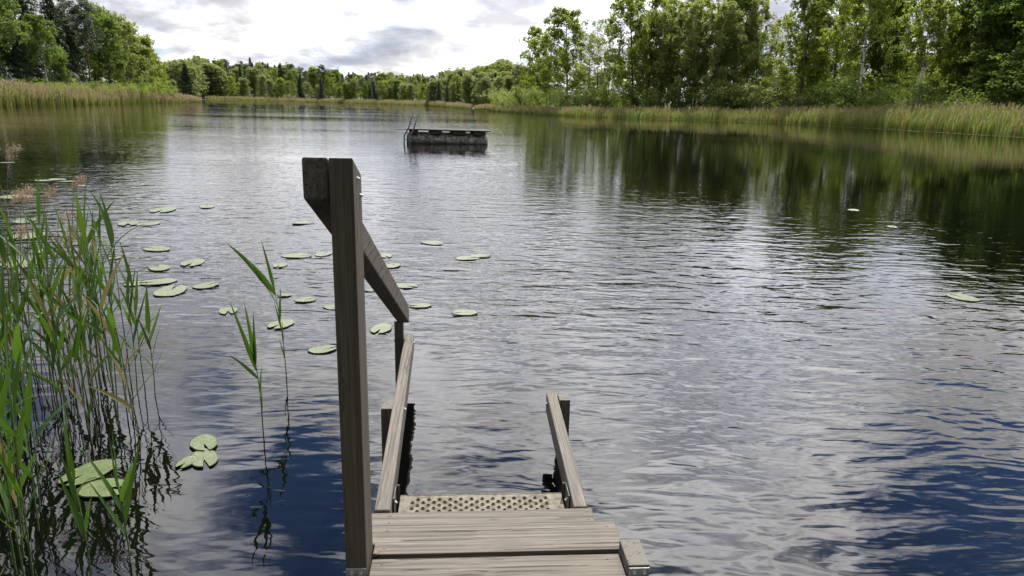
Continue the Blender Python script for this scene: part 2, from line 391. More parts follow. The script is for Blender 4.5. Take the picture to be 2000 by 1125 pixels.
tag(link('lake_water', mesh('lake_water', [(xs[0], ys[0], 0), (xs[1], ys[0], 0), (xs[1], ys[1], 0), (xs[0], ys[1], 0)], [(0, 1, 2, 3)], WATER)),
    'rippled dark lake reflecting clouds and trees', None, None, 'structure')
def gz(x, y): return float(ground_z(np.array([x]), np.array([y]))[0])

# ------------------------------------------------------------------ trees
def leaf_quads(c, size, rg, droop=0.0, aspect=0.62, up=0.35):
    """one leaf spray (a folded-flat rhombic quad) for each centre, random turn, facing loosely up"""
    k = len(c); nrm = rg.normal(size=(k, 3)); nrm[:, 2] += up * np.sign(nrm[:, 2] + 1e-6) * 1.0
    nrm /= np.linalg.norm(nrm, axis=1)[:, None]
    a = np.cross(nrm, rg.normal(size=(k, 3))); a /= np.linalg.norm(a, axis=1)[:, None] + 1e-9
    if droop: a[:, 2] -= droop; a /= np.linalg.norm(a, axis=1)[:, None]
    b = np.cross(nrm, a); b /= np.linalg.norm(b, axis=1)[:, None] + 1e-9
    s = (size * rg.uniform(0.6, 1.3, k))[:, None]
    return np.stack([c - a * s, c + b * s * aspect + a * s * 0.1, c + a * s, c - b * s * aspect + a * s * 0.1], 1)
def curve_pts(p0, d0, L, bend, k, rg, jit=0.05):
    pts = [np.array(p0, float)]; d = np.array(d0, float); d /= np.linalg.norm(d)
    for i in range(k):
        pts.append(pts[-1] + d * L / k); d = d + np.array([0, 0, bend / k]) + rg.normal(size=3) * jit; d /= np.linalg.norm(d)
    return pts
def make_tree(kind, seed, H, leaves, lsize):
    """returns (limb MB, leaf centres, droop, aspect)"""
    rg = np.random.default_rng(seed); mb = MB(); C = []
    lean = rg.normal(size=2) * 0.035
    tr = [np.array([lean[0] * H * t ** 1.5 + 0.03 * math.sin(5 * t + seed) * H * 0.15, lean[1] * H * t ** 1.5 + 0.02 * math.cos(4 * t + seed) * H * 0.15, H * t]) for t in np.linspace(0, 1, 11)]
    tr[0][2] = -0.5
    r0 = H * {'birch': 0.0105, 'alder': 0.012, 'spruce': 0.013, 'pine': 0.012, 'thin': 0.0075, 'bush': 0.006}.get(kind, 0.01)
    def tp(t):
        i = min(int(t * 10), 9); f = t * 10 - i; return tr[i] * (1 - f) + tr[i + 1] * f
    if kind != 'bush':
        mb.tube(tr, [r0 * (1.15 if i == 0 else 1 - 0.9 * i / 10) for i in range(11)], 7)
    if kind in ('birch', 'thin'):
        nb = 40 if kind == 'birch' else 22
        for i in range(nb):
            t0 = .42 if seed in (1, 21) else .22
            t = t0 + (.98 - t0) * (i / nb) ** 0.9 if kind == 'birch' else 0.34 + 0.64 * i / nb
            prof = math.sin(min(1, (1 - t) / 0.62 + 0.12) * math.pi / 2) ** 0.8
            L = H * (0.31 if kind == 'birch' else 0.15) * prof * rg.uniform(0.6, 1.15); az = i * 2.4 + rg.uniform(-.5, .5)
            pts = curve_pts(tp(t), (math.cos(az), math.sin(az), 0.62), L, -0.9, 5, rg, 0.06)
            mb.tube(pts, [r0 * 0.34 * (1 - t * 0.6) * (1 - 0.16 * j) + 0.004 for j in range(6)], 4)
            for s in range(9 if kind == 'birch' else 5):
                f = rg.uniform(0.3, 1.0); j = min(int(f * 5), 4); q = pts[j] + (pts[j + 1] - pts[j]) * (f * 5 - j)
                out = rg.normal(size=3) * np.array([1, 1, .35]); Ls = rg.uniform(0.35, 1.0) * H * 0.055
                q2 = q + out * Ls * 0.45
                hang = H * rg.uniform(0.03, 0.115) * (1.0 if t < .9 else .5)
                k = rg.integers(10, 20); u = rg.uniform(0, 1, k)[:, None]
                C.append(q + (q2 - q) * np.minimum(u * 2, 1) + np.array([0, 0, -1]) * hang * np.maximum(u - 0.25, 0) + rg.normal(size=(k, 3)) * H * 0.011)
        droop, asp = 0.7, 0.55
    elif kind in ('alder', 'wood'):
        nb = 30 if kind == 'alder' else 44; lo = .20 if kind == 'alder' else .05
        for i in range(nb):
            t = lo + (.98 - lo) * i / nb; prof = math.sin(min(1, (1 - t) / 0.7 + 0.1) * math.pi / 2) ** .7 * (1 if kind == 'alder' else .8)
            L = H * 0.34 * prof * rg.uniform(0.65, 1.15); az = i * 2.4 + rg.uniform(-.5, .5)
            pts = curve_pts(tp(t), (math.cos(az), math.sin(az), 0.7), L, 0.15, 5, rg, 0.12)
            mb.tube(pts, [r0 * 0.4 * (1 - t * .6) * (1 - .16 * j) + .005 for j in range(6)], 4)
            for s in range(9):
                f = rg.uniform(0.35, 1.02); j = min(int(f * 5), 4); q = pts[j] + (pts[j + 1] - pts[j]) * (f * 5 - j)
                q = q + rg.normal(size=3) * H * 0.032; k = rg.integers(10, 22)
                C.append(q + rg.normal(size=(k, 3)) * H * np.array([0.021, 0.021, 0.013]))
        droop, asp = 0.1, 0.7
    elif kind == 'spruce':
        nb = 95
        for i in range(nb):
            t = 0.08 + 0.91 * i / nb; L = H * 0.19 * (1 - t) ** 0.85 * rg.uniform(.7, 1.1) + .15; az = i * 2.4
            pts = curve_pts(tp(t), (math.cos(az), math.sin(az), -0.12), L, 0.2, 3, rg, .05)
            k = int(20 + 60 * (1 - t)); u = rg.uniform(0.1, 1, k)[:, None]
            base = pts[0] + (pts[3] - pts[0]) * u
            C.append(base + rg.normal(size=(k, 3)) * np.array([.09, .09, .03]) * L * (1.15 - u) - np.array([0, 0, 1]) * rg.uniform(0, .14, (k, 1)) * L * u)
        droop, asp = 0.5, 0.42
    elif kind == 'pine':
        nb = 24
        for i in range(nb):
            t = 0.45 + 0.53 * i / nb; prof = math.sin(min(1, (1 - t) / 0.4 + .18) * math.pi / 2)
            L = H * 0.19 * prof * rg.uniform(.5, 1.2); az = i * 2.4 + rg.uniform(-.6, .6)
            pts = curve_pts(tp(t), (math.cos(az), math.sin(az), 0.25), L, 0.35, 4, rg, 0.15)
            mb.tube(pts, [r0 * .35 * (1 - .2 * j) + .006 for j in range(5)], 4)
            for s in range(6):
                f = rg.uniform(.45, 1.0); j = min(int(f * 4), 3); q = pts[j] + (pts[j + 1] - pts[j]) * (f * 4 - j)
                q = q + rg.normal(size=3) * H * .02; k = rg.integers(12, 26)
                C.append(q + rg.normal(size=(k, 3)) * H * np.array([.021, .021, .010]))
        droop, asp = -0.2, 0.4
    else:                                                       # bush: many stems from the ground
        for i in range(13):
            az = rg.uniform(0, 6.28); sp0 = rg.uniform(0, .16) * H
            pts = curve_pts((math.cos(az) * sp0, math.sin(az) * sp0, -0.3), (math.cos(az) * .7, math.sin(az) * .7, 1.2), H * rg.uniform(.7, 1.05), -.5, 6, rg, .09)
            mb.tube(pts, [r0 * 2.2 * (1 - .14 * j) + .003 for j in range(7)], 4)
            for s in range(17):
                f = rg.uniform(.18, 1.0); j = min(int(f * 6), 5); q = pts[j] + (pts[j + 1] - pts[j]) * (f * 6 - j)
                q = q + rg.normal(size=3) * H * .075; k = rg.integers(9, 18)
                C.append(q + rg.normal(size=(k, 3)) * H * np.array([.05, .05, .04]))
        droop, asp = 0.0, 0.6
    C = np.concatenate(C)
    if len(C) < leaves: C = np.concatenate([C] * int(math.ceil(leaves / len(C)))) + 0
    C = C[rg.permutation(len(C))[:leaves]] + rg.normal(size=(min(leaves, len(C)), 3)) * lsize * 0.6
    C = C[C[:, 2] > 0.05]
    return mb, C, droop, asp, rg
PROTO = {}
def proto(key, kind, seed, leaves, lsize, leafmat, barkmat, H=10.0):
    """meshes of a tree of unit height 10 m"""
    mb, C, droop, asp, rg = make_tree(kind, seed, H, leaves, lsize)
    Q = leaf_quads(C, np.full(len(C), lsize), rg, droop, asp)
    clump = np.sin(C[:, 0] * 1.9 + seed) * np.sin(C[:, 1] * 1.7) * np.sin(C[:, 2] * 1.3 + seed)
    tint = np.clip(0.5 + 0.28 * clump + rg.normal(size=len(C)) * 0.2, 0, 1)
    PROTO[key] = (mesh('trunk', mb.v, mb.f, barkmat, True), quads_mesh('crown', Q, leafmat, tint))
proto('birch0', 'birch', 1, 34000, 0.066, LEAF_BIRCH, BARK_BIRCH)
proto('birch4', 'birch', 21, 34000, 0.066, LEAF_ALDER, BARK_BIRCH)
proto('birch1', 'birch', 2, 34000, 0.066, LEAF_BIRCH, BARK_DARK)
proto('birch2', 'birch', 3, 34000, 0.066, LEAF_GREY, BARK_DARK)
proto('birch3', 'birch', 8, 34000, 0.066, LEAF_BIRCH, BARK_DARK)
proto('thin0', 'thin', 4, 2300, 0.080, LEAF_GREY, BARK_DARK)
proto('thin1', 'thin', 5, 2000, 0.080, LEAF_GREY, BARK_DARK)
proto('alder0', 'alder', 6, 32000, 0.075, LEAF_ALDER, BARK_DARK)
proto('alder1', 'alder', 7, 32000, 0.075, LEAF_ALDER, BARK_DARK)
proto('wood0', 'wood', 31, 30000, 0.080, LEAF_PALE, BARK_DARK)
proto('wood1', 'wood', 32, 30000, 0.080, LEAF_BIRCH, BARK_DARK)
proto('wood2', 'wood', 33, 30000, 0.080, LEAF_PALE, BARK_DARK)
proto('wood3', 'wood', 34, 30000, 0.080, LEAF_ALDER, BARK_DARK)
proto('wood4', 'wood', 35, 30000, 0.080, LEAF_LIME, BARK_DARK)
proto('lime0', 'alder', 17, 32000, 0.075, LEAF_LIME, BARK_DARK)
proto('pine0', 'pine', 9, 15000, 0.075, PINE_N, BARK_PINE)
proto('pine1', 'pine', 10, 15000, 0.075, PINE_N, BARK_PINE)
proto('spruce0', 'spruce', 12, 9000, 0.12, NEEDLE, BARK_DARK)
proto('spruce1', 'spruce', 13, 9000, 0.12, NEEDLE, BARK_DARK)
proto('bush0', 'bush', 14, 14000, 0.12, LEAF_LIME, BARK_DARK)
proto('bush1', 'bush', 15, 14000, 0.12, LEAF_ALDER, BARK_DARK)
proto('bush2', 'bush', 16, 14000, 0.12, LEAF_GREY, BARK_DARK)
def plant(name, key, x, y, H, label, cat, group=None, wide=1.0, z=None, rot=None):
    t, c = PROTO[key]; o = bpy.data.objects.new(name, None); COL.objects.link(o)
    o.location = (x, y, gz(x, y) if z is None else z); s = H / 10.0; o.scale = (s * wide, s * wide, s)
    o.rotation_euler.z = random.uniform(0, 6.28) if rot is None else rot
    tag(o, label, cat, group)
    link('stem' if 'bush' in key else 'trunk', t, o); link('foliage' if 'bush' in key else 'crown', c, o); return o

def shore_hit(px):
    """distance Y along the view column px at which the far shoreline is reached"""
    d = ray(px, 260); k = d[0] / d[1]; ys_ = np.arange(30, 420, 0.5); s = shore_dist(k * ys_, ys_)
    i = np.argmax(s > 0); return ys_[i], k
def stand(px, back):
    Y, k = shore_hit(px); L = math.hypot(k, 1); Y2 = Y + back / L; return k * Y2, Y2
ORD = 'first second third fourth fifth sixth seventh eighth ninth tenth eleventh twelfth thirteenth fourteenth fifteenth sixteenth seventeenth eighteenth nineteenth twentieth twenty-first twenty-second twenty-third twenty-fourth twenty-fifth twenty-sixth twenty-seventh twenty-eighth twenty-ninth thirtieth'.split()
# right bank, front row: pixel column, top row, kind, metres behind the waterline, breadth, label
RIGHT = [
 (1048, 52, 'birch1', 12, 0.85, 'weeping birch with hanging green twigs at the left end of the right bank'),
 (1106, 14, 'birch3', 9, 1.0, 'tall broad birch beside the weeping birch on the right bank'),
 (1146, 62, 'thin0', 8, 1.0, 'thin half-bare tree with straight dark trunk before the sky gap'),
 (1163, 34, 'thin1', 11, 0.9, 'tallest of the thin half-bare trees before the sky gap'),
 (1184, 70, 'thin0', 10, 0.8, 'thin sparse tree at the left edge of the sky gap'),
 (1232, -12, 'birch3', 9, 0.95, 'yellow-green birch at the right edge of the sky gap'),
 (1258, 20, 'birch2', 8, 0.7, 'greyish slender birch beside the yellow-green birch'),
 (1284, -14, 'birch1', 12, 0.9, None), (1322, 4, 'birch2', 9, 0.9, None), (1352, -10, 'birch3', 13, 0.8, None),
 (1386, 6, 'birch2', 9, 0.9, None), (1424, -20, 'alder0', 12, 0.75, None), (1468, -8, 'birch2', 10, 0.75, None), (1490, 34, 'thin1', 9, 0.9, None),
 (1556, -66, 'birch1', 9, 0.75, 'birch with straight dark trunk right of the bright gap'),
 (1578, 20, 'birch2', 14, 0.6, None), (1616, -74, 'birch3', 14, 0.75, None),
 (1668, -92, 'birch0', 6, 0.8, 'tall birch with pale trunk rising from the tan reeds'),
 (1716, -30, 'alder1', 16, 0.7, None),
 (1780, -12, 'birch0', 6, 0.75, 'birch with white lower trunk below the grey roof'),
 (1838, 6, 'birch1', 12, 0.75, None), (1872, -24, 'alder0', 13, 0.8, None), (1918, -60, 'alder1', 12, 0.85, None),
 (1962, -84, 'alder0', 14, 0.85, None), (2006, -90, 'alder1', 12, 0.9, None), (2060, -90, 'alder0', 12, 0.9, None), (2120, -80, 'alder1', 13, .9, None)]
k_ = 0
for i, (px, ty, key, back, wide, lab) in enumerate(RIGHT):
    x, y = stand(px, back + 4); H = at_y(px, ty, y)[2] - gz(x, y)
    if lab is None:
        what = {'b': 'leafy birch', 't': 'sparse thin tree', 'a': 'dark leafy alder'}[key[0]]
        lab = '%s in the front row on the right bank, %s tree from the left' % (what, ORD[i])
    plant('birch_tree' if key[0] == 'b' else ('alder_tree' if key[0] == 'a' else 'sapling_tree'), key, x, y, H, lab, 'tree', 'front row of trees on the right bank', wide * 1.2)
SECOND = [(1030, 150, 'wood1', 22, 1), (1155, 150, 'wood1', 30, 1.1), (1060, 120, 'wood1', 20, .9), (1090, 100, 'wood2', 26, .8), (1130, 130, 'wood4', 22, .9), (1172, 140, 'wood0', 20, .9), (1205, 118, 'wood4', 24, .9), (1240, 70, 'wood1', 24, .9), (1275, 95, 'wood1', 30, 1.2), (1300, 40, 'wood0', 22, .8), (1345, 50, 'wood1', 20, .8), (1385, 110, 'wood4', 34, 1), (1410, 30, 'wood0', 24, .8), (1450, 50, 'wood3', 26, .8), (1482, 120, 'wood3', 22, .9), (1515, 128, 'wood4', 30, .9),
      (1545, 100, 'wood3', 22, .9), (1585, 100, 'wood4', 30, .9), (1612, 70, 'wood4', 30, .9), (1645, 100, 'wood3', 26, .9), (1695, -30, 'wood1', 20, .7), (1725, 90, 'wood4', 30, .9), (1752, 120, 'wood4', 26, .8), (1815, 100, 'wood3', 28, .9),
      (1850, 50, 'wood1', 24, .8), (1895, 10, 'wood3', 24, .8), (1940, -20, 'wood3', 26, .8), (1985, -40, 'wood3', 26, .9), (2040, -60, 'wood3', 24, .9)]
for i, (px, ty, key, back, wide) in enumerate(SECOND):
    x, y = stand(px, back); H = at_y(px, ty, y)[2] - gz(x, y)
    plant('broadleaf_tree', key, x, y, H, '%s tree behind the front row on the right bank, %s from the left' % ({'4': 'sunlit yellow-green', '3': 'dark green'}.get(key[-1], 'leafy green'), ORD[i]), 'tree', 'second row of trees on the right bank', wide)
for ib, (px, ty, key, back, wide) in enumerate([(1000, 176, 'bush2', 8, 1), (1030, 172, 'bush0', 10, 1), (1075, 168, 'bush0', 9, 1), (1125, 178, 'bush2', 8, 1), (1170, 172, 'bush1', 9, 1), (1215, 165, 'bush0', 14, 1), (1262, 172, 'bush1', 9, 1),
      (1310, 170, 'bush2', 12, 1), (1355, 160, 'bush1', 9, 1), (1400, 168, 'bush2', 8, 1), (1440, 158, 'bush1', 9, 1), (1480, 160, 'bush2', 8, 1), (1515, 150, 'bush1', 13, 1), (1545, 168, 'bush2', 9, 1), (1592, 140, 'bush0', 18, 1),
      (1628, 120, 'bush0', 20, 1), (1650, 170, 'bush1', 9, 1), (1700, 150, 'bush1', 11, 1), (1735, 118, 'bush0', 18, 1), (1760, 165, 'bush1', 9, 1), (1810, 150, 'bush0', 13, 1), (1850, 160, 'bush1', 9, 1),
      (1888, 172, 'bush0', 8, 0.9), (1920, 130, 'wood3', 11, 1.1), (1965, 140, 'wood3', 9, 1.1), (2010, 140, 'wood3', 9, 1.2), (2060, 130, 'wood3', 9, 1.2)]):
    x, y = stand(px, back + 2); H = max(1.2, at_y(px, ty - 18, y)[2] - gz(x, y))
    lab = {1888: 'round light green bush at the back of the tan reeds near the right edge', 1628: 'tall yellow-green sunlit bush left of the pale-trunked birch', 1735: 'tall yellow-green sunlit bush between the two pale-trunked birches'}.get(px, 'undergrowth bush under the right bank trees, %s from the left' % ORD[ib])
    plant('bush', key, x, y, H, lab, 'bush', 'undergrowth on the right bank', wide * 1.35)
for i, (x, y, key, H) in enumerate([(-15, -11, 'alder0', 13), (-8, -12, 'birch1', 15), (-2.5, -11, 'alder1', 13), (3, -12, 'birch3', 15), (8, -11, 'alder0', 12), (14, -12, 'alder1', 14), (-11, -17, 'spruce0', 17), (0, -18, 'spruce1', 18), (7, -19, 'birch1', 17), (-22, -8, 'birch3', 14), (22, -6, 'alder1', 14)]):  # unseen trees added behind the camera to shade the front of the post
    plant('unseen_shore_tree', key, x, y, H, 'unseen leafy tree added on the near shore behind the jetty, %s from the left' % ORD[i], 'tree', 'unseen trees added on the near shore', 1.2)
# left bank: dark wooded hill
LEFT = [(-40, -150, 'pine0', 26), (-10, -90, 'spruce0', 16), (8, -60, 'birch4', 11), (30, -70, 'pine1', 20), (50, -40, 'spruce0', 15), (66, -66, 'pine0', 24), (86, -40, 'spruce1', 16), (106, 30, 'birch4', 9), (114, -30, 'pine1', 24),
        (136, -14, 'spruce0', 18), (152, -4, 'pine1', 26), (168, 14, 'spruce1', 18), (188, 2, 'pine0', 14), (206, 12, 'alder1', 24), (224, 34, 'alder0', 14), (242, 30, 'wood2', 24), (260, 44, 'birch2', 14), (278, 52, 'wood1', 20), (294, 74, 'wood1', 12), (312, 104, 'wood1', 14), (324, 138, 'wood4', 12)]
for i, (px, ty, key, back) in enumerate(LEFT):
    x, y = stand(px, back); H = at_y(px, ty, y)[2] - gz(x, y)
    what = {'p': 'dark pine', 's': 'dark spruce', 'a': 'dark leafy tree', 'b': 'leafy birch', 'w': 'light green leafy tree'}[key[0]]
    nm = {'p': 'pine_tree', 's': 'spruce_tree', 'a': 'alder_tree', 'b': 'birch_tree', 'w': 'broadleaf_tree'}[key[0]]
    lab = {8: 'white-trunked birch at the left edge of the picture', 106: 'slender white-trunked birch before the dark hillside'}.get(px, '%s on the wooded hillside at left, %s tree from the left' % (what, ORD[i]))
    plant(nm, key, x, y, H, lab, 'tree', 'trees on the left hillside', 0.95)
for i, (px, ty, key, back) in enumerate([(-20, -40, 'pine1', 44), (20, -30, 'spruce0', 40), (45, 40, 'alder1', 34), (75, 30, 'spruce1', 34), (95, 50, 'alder0', 30), (125, 60, 'spruce0', 36), (150, 80, 'alder1', 28), (178, 60, 'alder0', 36), (200, 90, 'spruce1', 30), (228, 90, 'alder1', 34), (255, 100, 'alder0', 30), (278, 110, 'birch2', 36), (5, 60, 'alder0', 20), (130, 100, 'alder1', 16), (170, 100, 'spruce1', 14)]):
    x, y = stand(px, back); H = at_y(px, ty, y)[2] - gz(x, y)
    plant('hillside_tree', key, x, y, max(H, 4), 'dark tree within the left hillside wood, %s of the inner trees' % ORD[i], 'tree', 'back rows on the left hillside', 1.1)
for i, (px, ty, key, back) in enumerate([(-15, 140, 'bush1', 8), (15, 150, 'bush0', 7), (45, 150, 'bush1', 9), (75, 140, 'bush0', 8), (100, 146, 'bush0', 7), (125, 142, 'bush0', 9), (150, 152, 'bush0', 7), (172, 148, 'bush1', 8), (192, 152, 'bush0', 7), (216, 152, 'bush0', 7), (238, 145, 'bush0', 9), (262, 150, 'bush0', 7), (282, 140, 'bush0', 9), (305, 148, 'bush0', 8), (325, 158, 'bush0', 8)]):
    x, y = stand(px, back); H = max(1.5, at_y(px, ty, y)[2] - gz(x, y))
    plant('bush', key, x, y, H, 'light green bush behind the left bank reeds, %s from the left' % ORD[i], 'bush', 'bushes on the left bank', 1.1)
# far shore forest: rows of single trees
FARTOP = ([318, 360, 430, 480, 560, 620, 700, 760, 830, 890, 940, 975, 1015, 1060], [122, 117, 115, 118, 126, 132, 141, 144, 147, 140, 131, 126, 128, 130])
def far_tree(px, ty, key, back, label, group, name, wide=1.0):
    x, y = stand(px, back); H = at_y(px, ty, y)[2] - gz(x, y); return plant(name, key, x, y, max(H, 2.0), label, 'tree', group, wide)
r2 = random.Random(3)
def far_top(px, frac, jit): t = np.interp(px, *FARTOP); return t + (190 - t) * frac + r2.gauss(0, jit)
for i in range(150):
    px = 322 + 708 * (i + r2.random()) / 150; back = r2.choice([9, 12, 16, 22, 30, 38, 48, 58]) + r2.uniform(-2, 2)
    if px > 890: back = max(back, 22)
    if 385 < px < 430 and shore_hit(px)[0] < 230: back += 128
    key = r2.choice(['wood0', 'wood2', 'wood1', 'birch2', 'birch1', 'birch3', 'wood2', 'wood0', 'wood3', 'wood4', 'spruce0', 'pine1', 'spruce1'])
    ty = far_top(px, float(np.interp(back, [9, 22, 40, 60], [.52, .36, .20, .08])), 6.5)
    con = key[0] in 'sp'
    if con: ty -= 7
    far_tree(px, ty, key, back, 'dark conifer standing among the broadleaf trees of the far wood' if con else ('pale green broadleaf tree along the far shore' if back < 20 else 'broadleaf tree in the middle rows of the far wood'),
             'conifers within the far wood' if con else ('front row of the far shore wood' if back < 20 else 'middle rows of the far shore wood'), 'conifer_tree' if con else 'broadleaf_tree', r2.uniform(.75, 1.45))
for i in range(150):
    px = 318 + 720 * (i + r2.random()) / 150; back = r2.uniform(62, 92); key = r2.choice(['spruce0', 'pine0', 'spruce1', 'pine1', 'spruce0', 'wood3'])
    if 385 < px < 430 and shore_hit(px)[0] < 230: back += 128
    if px > 860 and r2.random() < .6: key = r2.choice(['wood2', 'wood1', 'wood3'])
    con = key[0] in 'sp'
    far_tree(px, far_top(px, .06, 4.0), key, back, 'dark conifer on the skyline of the far wood' if con else 'leafy crown on the skyline of the far wood', 'conifers on the far skyline' if con else 'leafy crowns on the far skyline', 'conifer_tree' if con else 'broadleaf_tree', r2.uniform(.9, 1.4))
for px, ty in ((386, 128), (396, 140), (405, 126), (414, 138), (422, 128), (432, 134)):
    far_tree(px, ty, 'wood2', 130 if shore_hit(px)[0] < 230 else 14, 'broadleaf tree in the middle rows of the far wood', 'middle rows of the far shore wood', 'broadleaf_tree', 1.5)
far_tree(972, 168, 'bush0', 12, 'bright lime-green round tree at the right end of the far shore', None, 'lime_tree', .8)
far_tree(632, 152, 'spruce0', 8, 'dark pointed spruce at the waterside of the far shore', None, 'spruce_tree', 1.3)
far_tree(752, 144, 'lime0', 30, 'bright green round crown above the far shore wood', None, 'maple_tree', 1.3)

# ------------------------------------------------------------------ reed beds along the banks
def reed_bed(name, label, pxs, heights, width, density, tan, seed):
    """thousands of single blades with tan plumes in a strip along the waterline"""
    rg = np.random.default_rng(seed); Q = []; Cc = []
    pts = [np.array(stand(p, 0.0)) for p in pxs]
    for i in range(len(pts) - 1):
        a, b = pts[i], pts[i + 1]; L = np.linalg.norm(b - a); w = (width[i] + width[i + 1]) / 2
        k = int(L * w * density); t = rg.uniform(0, 1, k); s = rg.uniform(0, 1, k) ** 1.1 * w
        base = a + (b - a) * t[:, None]; rad = base / np.linalg.norm(base, axis=1)[:, None]
        edge = 0.7 * np.sin(base[:, 0] * 0.9) + 0.4 * np.sin(base[:, 1] * 2.3 + 1)
        base = base + rad * (s - 0.2 + edge * 0.5 * (s < 1.2))[:, None]
        h = (heights[i] + (heights[i + 1] - heights[i]) * t)
        h = h * (0.62 + 0.38 * np.clip(s / 1.6, 0, 1)) * rg.uniform(0.62, 1.08, k) * (1 + .10 * np.sin(base[:, 0] * .8) + .06 * np.sin(base[:, 1] * 1.9))
        z0 = np.maximum(ground_z(base[:, 0], base[:, 1]), -0.3)
        ang = rg.uniform(0, 6.28, k); wd = rg.uniform(.010, .024, k) * (1 + np.hypot(*base.T) / 140)
        dx = np.stack([np.cos(ang), np.sin(ang), 0 * ang], -1) * wd[:, None]
        ln = np.stack([rg.normal(.10, .10, k), rg.normal(0, .10, k), 0 * ang], -1) * h[:, None]
        B = np.stack([base[:, 0], base[:, 1], z0], -1); up = np.array([0, 0, 1.0])
        M = B + up * (h * .68)[:, None] + ln * .35; T = B + up * h[:, None] + ln
        Q.append(np.stack([B - dx, B + dx, M + dx, M - dx], 1)); Q.append(np.stack([M - dx, M + dx, T + dx * .1, T - dx * .1], 1))
        gcol = np.stack([rg.uniform(.165, .26, k), rg.uniform(.21, .30, k), rg.uniform(.042, .078, k)], -1)
        dry = (rg.uniform(0, 1, k) < tan * .30)[:, None]
        gcol = np.where(dry, np.stack([rg.uniform(.20, .30, k), rg.uniform(.17, .24, k), rg.uniform(.08, .12, k)], -1), gcol)
        tcol = gcol * (1 - .55 * tan) + np.array([.33, .245, .155]) * .55 * tan
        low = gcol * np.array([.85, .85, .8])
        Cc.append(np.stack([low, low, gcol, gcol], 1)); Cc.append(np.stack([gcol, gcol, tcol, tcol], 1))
        pl = np.where(rg.uniform(0, 1, k) < tan * .6)[0]; kk = len(pl)
        if kk:
            tp_ = T[pl]; hh = rg.uniform(.10, .22, kk)[:, None]; ww = dx[pl] * 1.5; sw = np.stack([rg.uniform(0, .10, kk), rg.normal(0, .04, kk), -rg.uniform(0, .02, kk)], -1)
            Q.append(np.stack([tp_ - up * hh * .8, tp_ + ww, tp_ + up * hh + sw, tp_ - ww], 1))
            pc = np.stack([rg.uniform(.24, .36, kk), rg.uniform(.18, .27, kk), rg.uniform(.11, .18, kk)], -1)
            Cc.append(np.repeat(pc[:, None], 4, 1))
    Q = np.concatenate(Q); Cc = np.concatenate(Cc)
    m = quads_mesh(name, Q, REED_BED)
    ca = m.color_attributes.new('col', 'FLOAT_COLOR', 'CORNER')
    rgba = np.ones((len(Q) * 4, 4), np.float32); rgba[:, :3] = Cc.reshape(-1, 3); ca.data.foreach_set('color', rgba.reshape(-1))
    return tag(link(name, m), label, 'reeds', None, 'stuff')
reed_bed('reed_bed', 'green reed bed with tan plumes along the right shore', [926, 960, 1010, 1115, 1200, 1300, 1400, 1500, 1600, 1725, 1860, 2000, 2130],
         [.9, 1.0, 1.1, 1.2, 1.3, 1.4, 1.45, 1.5, 1.85, 2.25, 2.2, 1.95, 2.0], [5, 5, 5, 5, 5, 5, 5, 6, 7, 8, 8, 8, 8], 38, .42, 21)
reed_bed('reed_bed', 'pinkish tan reed bed along the left bank', [-120, 0, 60, 120, 200, 280, 340, 398], [2.5, 2.5, 2.45, 2.4, 2.2, 2.0, 1.8, .9], [9, 9, 9, 9, 9, 9, 8, 5], 34, .8, 22)
reed_bed('reed_bed', 'thin pale reed strip along the far shore', [408, 430, 480, 540, 620, 700, 770, 830, 880, 922], [1.2, 1.3, 1.3, 1.3, 1.2, 1.3, 1.4, 1.5, 1.3, 1.0], [7] * 10, 9, .9, 23)
def foam_strip():
    """floating leaves lying along the waterline of the right shore"""
    rg = np.random.default_rng(9); V = []; Fc = []
    for i in range(1500):
        px = rg.uniform(1180, 2060); x, y = stand(px, 0); r = math.hypot(x, y)
        off = -abs(rg.normal(0, 0.55)) - 0.25 - (0.5 if rg.random() < .1 else 0); x, y = x * (1 + off / r * 1.6), y * (1 + off / r * 1.6)
        s = rg.uniform(.05, .16); k = len(V); a0 = rg.uniform(0, 6.28)
        if shore_dist(np.array([x]), np.array([y]))[0] > -.05: continue
        V += [(x + s * math.cos(a0 + j * 1.05) * rg.uniform(.8, 1.1), y + s * math.sin(a0 + j * 1.05), .006 + .004 * (i % 3)) for j in range(6)]; Fc.append(tuple(range(k, k + 6)))
    tag(link('floating_leaves', mesh('floating_leaves', V, Fc, PAD)), 'pale floating leaves lining the right shore waterline', 'leaves', None, 'stuff')
foam_strip()

# ------------------------------------------------------------------ rocks on the left hillside, house behind the right trees
def rock(px, py, back, w, h, label):
    x, y = stand(px, back); rg = np.random.default_rng(int(px)); V = []; Fc = []; nu, nv = 12, 8
    for j in range(nv + 1):
        ph = math.pi * j / nv
        for i in range(nu):
            th = 2 * math.pi * i / nu; r = 1 + rg.uniform(-.16, .16)
            c_, s_ = math.cos(th), math.sin(th)
            V.append((w * r * math.sin(ph) * np.sign(c_) * abs(c_) ** .6, w * .7 * r * math.sin(ph) * np.sign(s_) * abs(s_) ** .6, h * .5 + h * .62 * r * np.sign(math.cos(ph)) * abs(math.cos(ph)) ** .7))
    for j in range(nv):
        for i in range(nu): Fc.append((j * nu + i, (j + 1) * nu + i, (j + 1) * nu + (i + 1) % nu, j * nu + (i + 1) % nu))
    tag(link('rock_outcrop', mesh('rock_outcrop', V, Fc, ROCK), None, (x, y, gz(x, y) - .3)), label, 'rock', 'rock faces on the left hillside')
rock(50, 140, 11, 1.3, 2.6, 'pinkish granite face behind the left reeds')
rock(24, 136, 14, 1.8, 3.0, 'dark granite face at the left edge behind the birch trunk')
rock(148, 120, 15, 2.0, 3.6, 'tall dark rock face between the hillside trees at left')
